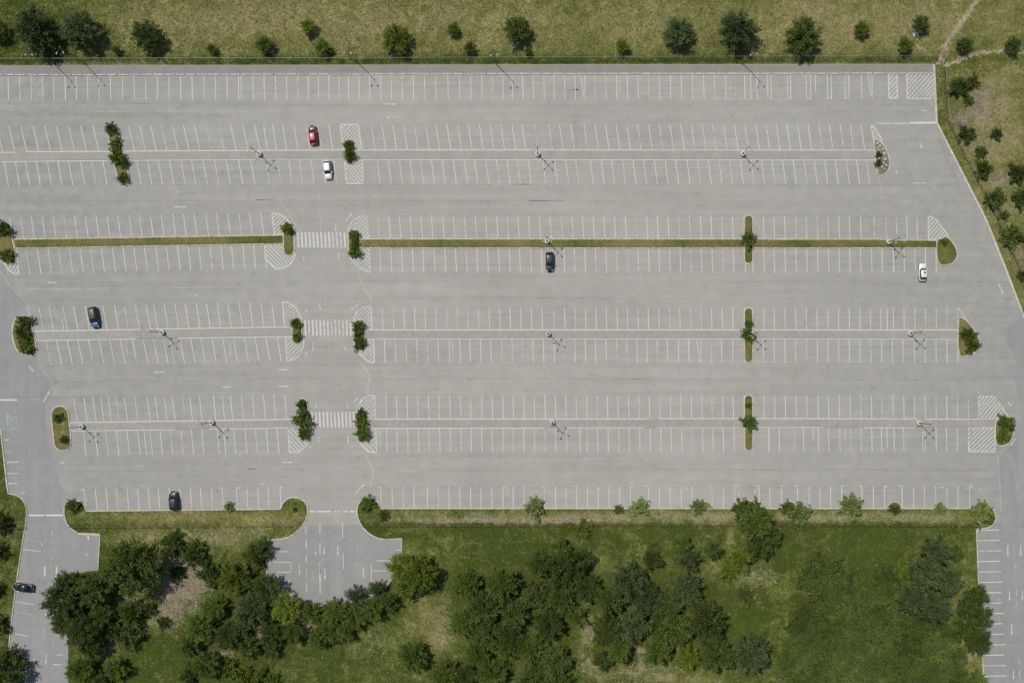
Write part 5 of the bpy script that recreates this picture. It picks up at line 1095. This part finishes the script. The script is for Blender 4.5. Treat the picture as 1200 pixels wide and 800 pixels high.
for a in [(276, 677, 21, 'yellow', 'bright yellow green tree left of the entrance drive'), (297, 650, 13, 'dark', 'dark tree at the corner of the drive bays, left'), (307, 642, 13, 'dark', 'dark tree casting its shadow on the drive'), (250, 711, 15, 'mid', 'green tree below left of the yellow one'), (297, 715, 22, 'blue', 'blue green tree below the yellow one'), (235, 735, 18, 'dark', 'dark tree on the right of the clearing'),
 (222, 757, 13, 'dark', 'smaller dark tree below the clearing'), (241, 779, 17, 'dark', 'dark round tree low beside the mown patch'), (268, 745, 17, 'dark', 'dark tree in the middle of the left thicket'), (290, 757, 14, 'mid', 'green tree at the right of the left thicket'), (312, 688, 17, 'dark', 'dark tree left of the drive lower end'), (336, 712, 18, 'yellow', 'bright round tree at the drive lower left'),
 (318, 742, 15, 'dark', 'dark tree below the bright round one'), (345, 741, 14, 'mid', 'green tree below the drive, left'), (365, 717, 14, 'mid', 'green tree touching the drive lower edge'), (373, 746, 13, 'mid', 'green tree second row below the drive'), (394, 716, 16, 'mid', 'larger green tree at the drive lower edge'), (386, 738, 15, 'mid', 'green tree below the larger one'),
 (415, 723, 15, 'dark', 'darker green tree right of the larger one'), (403, 740, 11, 'mid', 'small green tree at the meadow edge'), (417, 697, 12, 'blue', 'grey green star shaped tree on the drive edge'), (442, 690, 11.5, 'blue', 'second grey green tree right on the drive edge'), (437, 713, 13, 'mid', 'round green tree below the grey green pair'), (456, 704, 12, 'mid', 'green tree between the pair and the tall two'),
 (470, 664, 17, 'yellow', 'left of the two tall bright trees right of the drive'), (492, 672, 21, 'yellow', 'right of the two tall bright trees, the larger'), (477, 688, 14, 'mid', 'green tree under the two tall bright ones'), (483, 768, 18, 'dark', 'solitary dark tree in the lower meadow'), (318, 762, 9, 'dark', 'small dark tree at the thicket tip'), (280, 735, 12, 'olive', 'olive tree wedged in the left thicket')]: tree(*a, group=G)
G = 'trees of the wood below the car park'
for a in [(547, 684, 18, 'mid', 'leftmost round tree of the middle wood'), (589, 684, 20, 'dark', 'dark tree right of the leftmost round one'), (566, 712, 20, 'olive', 'olive tree below the leftmost round one'), (543, 729, 17, 'dark', 'dark tree on the left flank of the middle wood'), (573, 742, 18, 'olive', 'olive tree deep in the left of the wood'),
 (560, 765, 16, 'mid', 'green tree low on the left flank'), (520, 789, 18, 'mid', 'green tree at the bottom near the solitary dark one'), (545, 792, 15, 'dark', 'dark tree at the bottom edge left of the wood'), (575, 788, 20, 'dark', 'large dark tree at the bottom edge of the wood'), (598, 750, 20, 'dark', 'dark tree at the heart of the wood'),
 (603, 718, 18, 'olive', 'olive tree in the heart of the wood, upper'), (632, 660, 16, 'dark', 'dark tree on the top left of the big crown'), (664, 668, 24, 'dark', 'biggest crown on top of the middle wood'), (657, 640, 12, 'olive', 'small olive crown rising above the biggest crown'), (682, 655, 13, 'dark', 'dark crown on the upper right of the biggest'),
 (688, 688, 17, 'dark', 'dark crown on the right flank of the biggest'), (655, 700, 20, 'dark', 'dark crown just below the biggest crown'), (630, 695, 18, 'olive', 'olive crown left below the biggest crown'), (642, 730, 18, 'dark', 'dark crown above the tan clearing'), (625, 760, 20, 'dark', 'dark crown left of the tan clearing'), (650, 775, 19, 'olive', 'olive crown low beside the tan clearing'),
 (625, 793, 18, 'dark', 'dark crown at the bottom edge below the heart'), (655, 798, 14, 'mid', 'green crown at the bottom edge by the clearing'), (765, 655, 12, 'dark', 'small pointed dark tree on top of the central group'), (738, 680, 22, 'blue', 'large blue green tree of the central group'), (715, 702, 19, 'olive', 'olive tree left in the central group'),
 (758, 702, 19, 'blue', 'blue green tree right in the central group'), (742, 733, 20, 'blue', 'blue green tree in the middle of the central group'), (712, 738, 19, 'olive', 'olive tree low left in the central group'), (725, 762, 15, 'mid', 'bright green tree low in the central group'), (706, 773, 11, 'dark', 'small dark tree beside the tan clearing'),
 (770, 762, 18, 'mid', 'green tree right of the tan gap'), (800, 636, 11, 'mid', 'small light tree at the top of the right group'), (808, 655, 13, 'blue', 'grey green tree under the small light one'), (805, 688, 20, 'blue', 'large grey green tree of the right group'), (782, 708, 17, 'olive', 'olive tree between the central and right groups'),
 (790, 738, 20, 'olive', 'olive tree low in the right group'), (828, 728, 24, 'olive', 'broad olive tree of the right group'), (838, 765, 22, 'olive', 'broad olive tree at the right group bottom'), (805, 770, 15, 'yellow', 'bright tree at the bottom of the right group'), (815, 705, 12, 'dark', 'small dark tree between two broad ones'),
 (835, 644, 10, 'olive', 'small loose tree alone right of the small light one'), (886, 612, 20, 'mid', 'tall tree rising through the bottom verge fence'), (890, 637, 17, 'dark', 'dark tree below the verge tree'), (868, 655, 14, 'yellow', 'bright yellow green tree left of the dark verge one'), (852, 669, 9, 'yellow', 'small bright tree at the tip of the yellow one'), (905, 628, 12, 'dark', 'dark tree on the right flank of the verge group'),
 (879, 765, 23, 'blue', 'broad blue green tree right of the wood'), (1097, 645, 18, 'blue', 'upper dark blue green tree beside the right road'), (1085, 672, 20, 'blue', 'large blue green tree beside the right road'), (1112, 680, 17, 'blue', 'blue green tree nearer the right road'), (1068, 702, 17, 'blue', 'blue green tree on the left of the right group'), (1095, 712, 19, 'blue', 'lowest blue green tree of the right group'),
 (1145, 698, 13, 'dark', 'upper of the dark trees overhanging the right bays'), (1150, 722, 13, 'dark', 'middle of the dark trees overhanging the right bays'), (1147, 750, 16, 'dark', 'lowest and roundest tree overhanging the right bays'), (1134, 712, 12, 'dark', 'inner dark tree beside the right bays'), (1130, 738, 12, 'dark', 'inner lower dark tree beside the right bays'), (770, 730, 14, 'dark', 'small dark crown filling the central group'), (675, 722, 12, 'mid', 'green crown at the notch above the clearing')]: tree(*a, group=G)
G = 'bushes in the meadow below the car park'
for a in [(683, 619, 10, 'yellow', 'bright bush by the wire fence above the biggest crown'), (1058, 668, 12, 'yellow', 'yellow green bush left of the blue green trees'), (1118, 648, 10, 'olive', 'olive bush right of the blue green trees'), (874, 698, 9, 'olive', 'small olive bush in the dry patch'), (1010, 688, 10, 'mid', 'low bush right of the loose spreading one'),
 (1120, 735, 9, 'mid', 'bush beside the inner dark trees'), (1078, 787, 10, 'yellow', 'pale yellow bush near the bottom right'), (1145, 797, 10, 'mid', 'bush at the bottom edge beside the right road'), (983, 755, 11, 'yellow', 'yellow tinted bush in the low thicket'), (455, 678 + 25, 8, 'mid', 'low bush near the drive right bays'),
 (765, 640, 6, 'yellow', 'tiny bright bush above the pointed tree'), (752, 645, 6, 'pale', 'tiny pale bush above the central group')]:
    shrub(*a, flat=.6, mesh=trr.choice(SML), group=G)
G = 'low spreading thicket at the bottom right'
rr = random.Random(8)
DSC = ['at its top left', 'right of its top left clump', 'below its top left clump', 'in its upper middle', 'near the yellow bush at its top', 'at its left edge', 'left of its centre', 'at its centre', 'right of its centre', 'below the blue green trees', 'at its lower left', 'at its bottom left edge', 'at the bottom frame edge, left of centre', 'at the bottom frame edge, centre', 'low right of its centre', 'at the bottom frame edge, right', 'beside the right bays', 'at its lower right', 'between centre and lower left', 'at its bottom right corner', 'above the bottom right corner', 'under the lowest blue green tree', 'beside the yellow tinted bush', 'below its upper middle']
for i, (x, y, r) in enumerate([(962, 676, 24), (985, 690, 18), (968, 702, 16), (1015, 700, 18), (1040, 680, 16), (945, 728, 20), (972, 745, 22), (1005, 735, 22), (1040, 735, 22), (1062, 748, 20), (930, 775, 20), (955, 795, 20), (990, 790, 22), (1025, 785, 22), (1060, 785, 20), (1095, 792, 20), (1118, 770, 17), (1098, 760, 20), (950, 755, 18), (1125, 800, 14), (1110, 745, 14), (1080, 732, 18), (1000, 762, 18), (1022, 715, 16)]):
    shrub(x, y, r, ['lawn', 'lawn', 'olive', 'lawn', 'dark'][i % 5], 'low spreading bush of the bottom right thicket ' + DSC[i], flat=.55, mesh=LOW[i % 3], group=G)
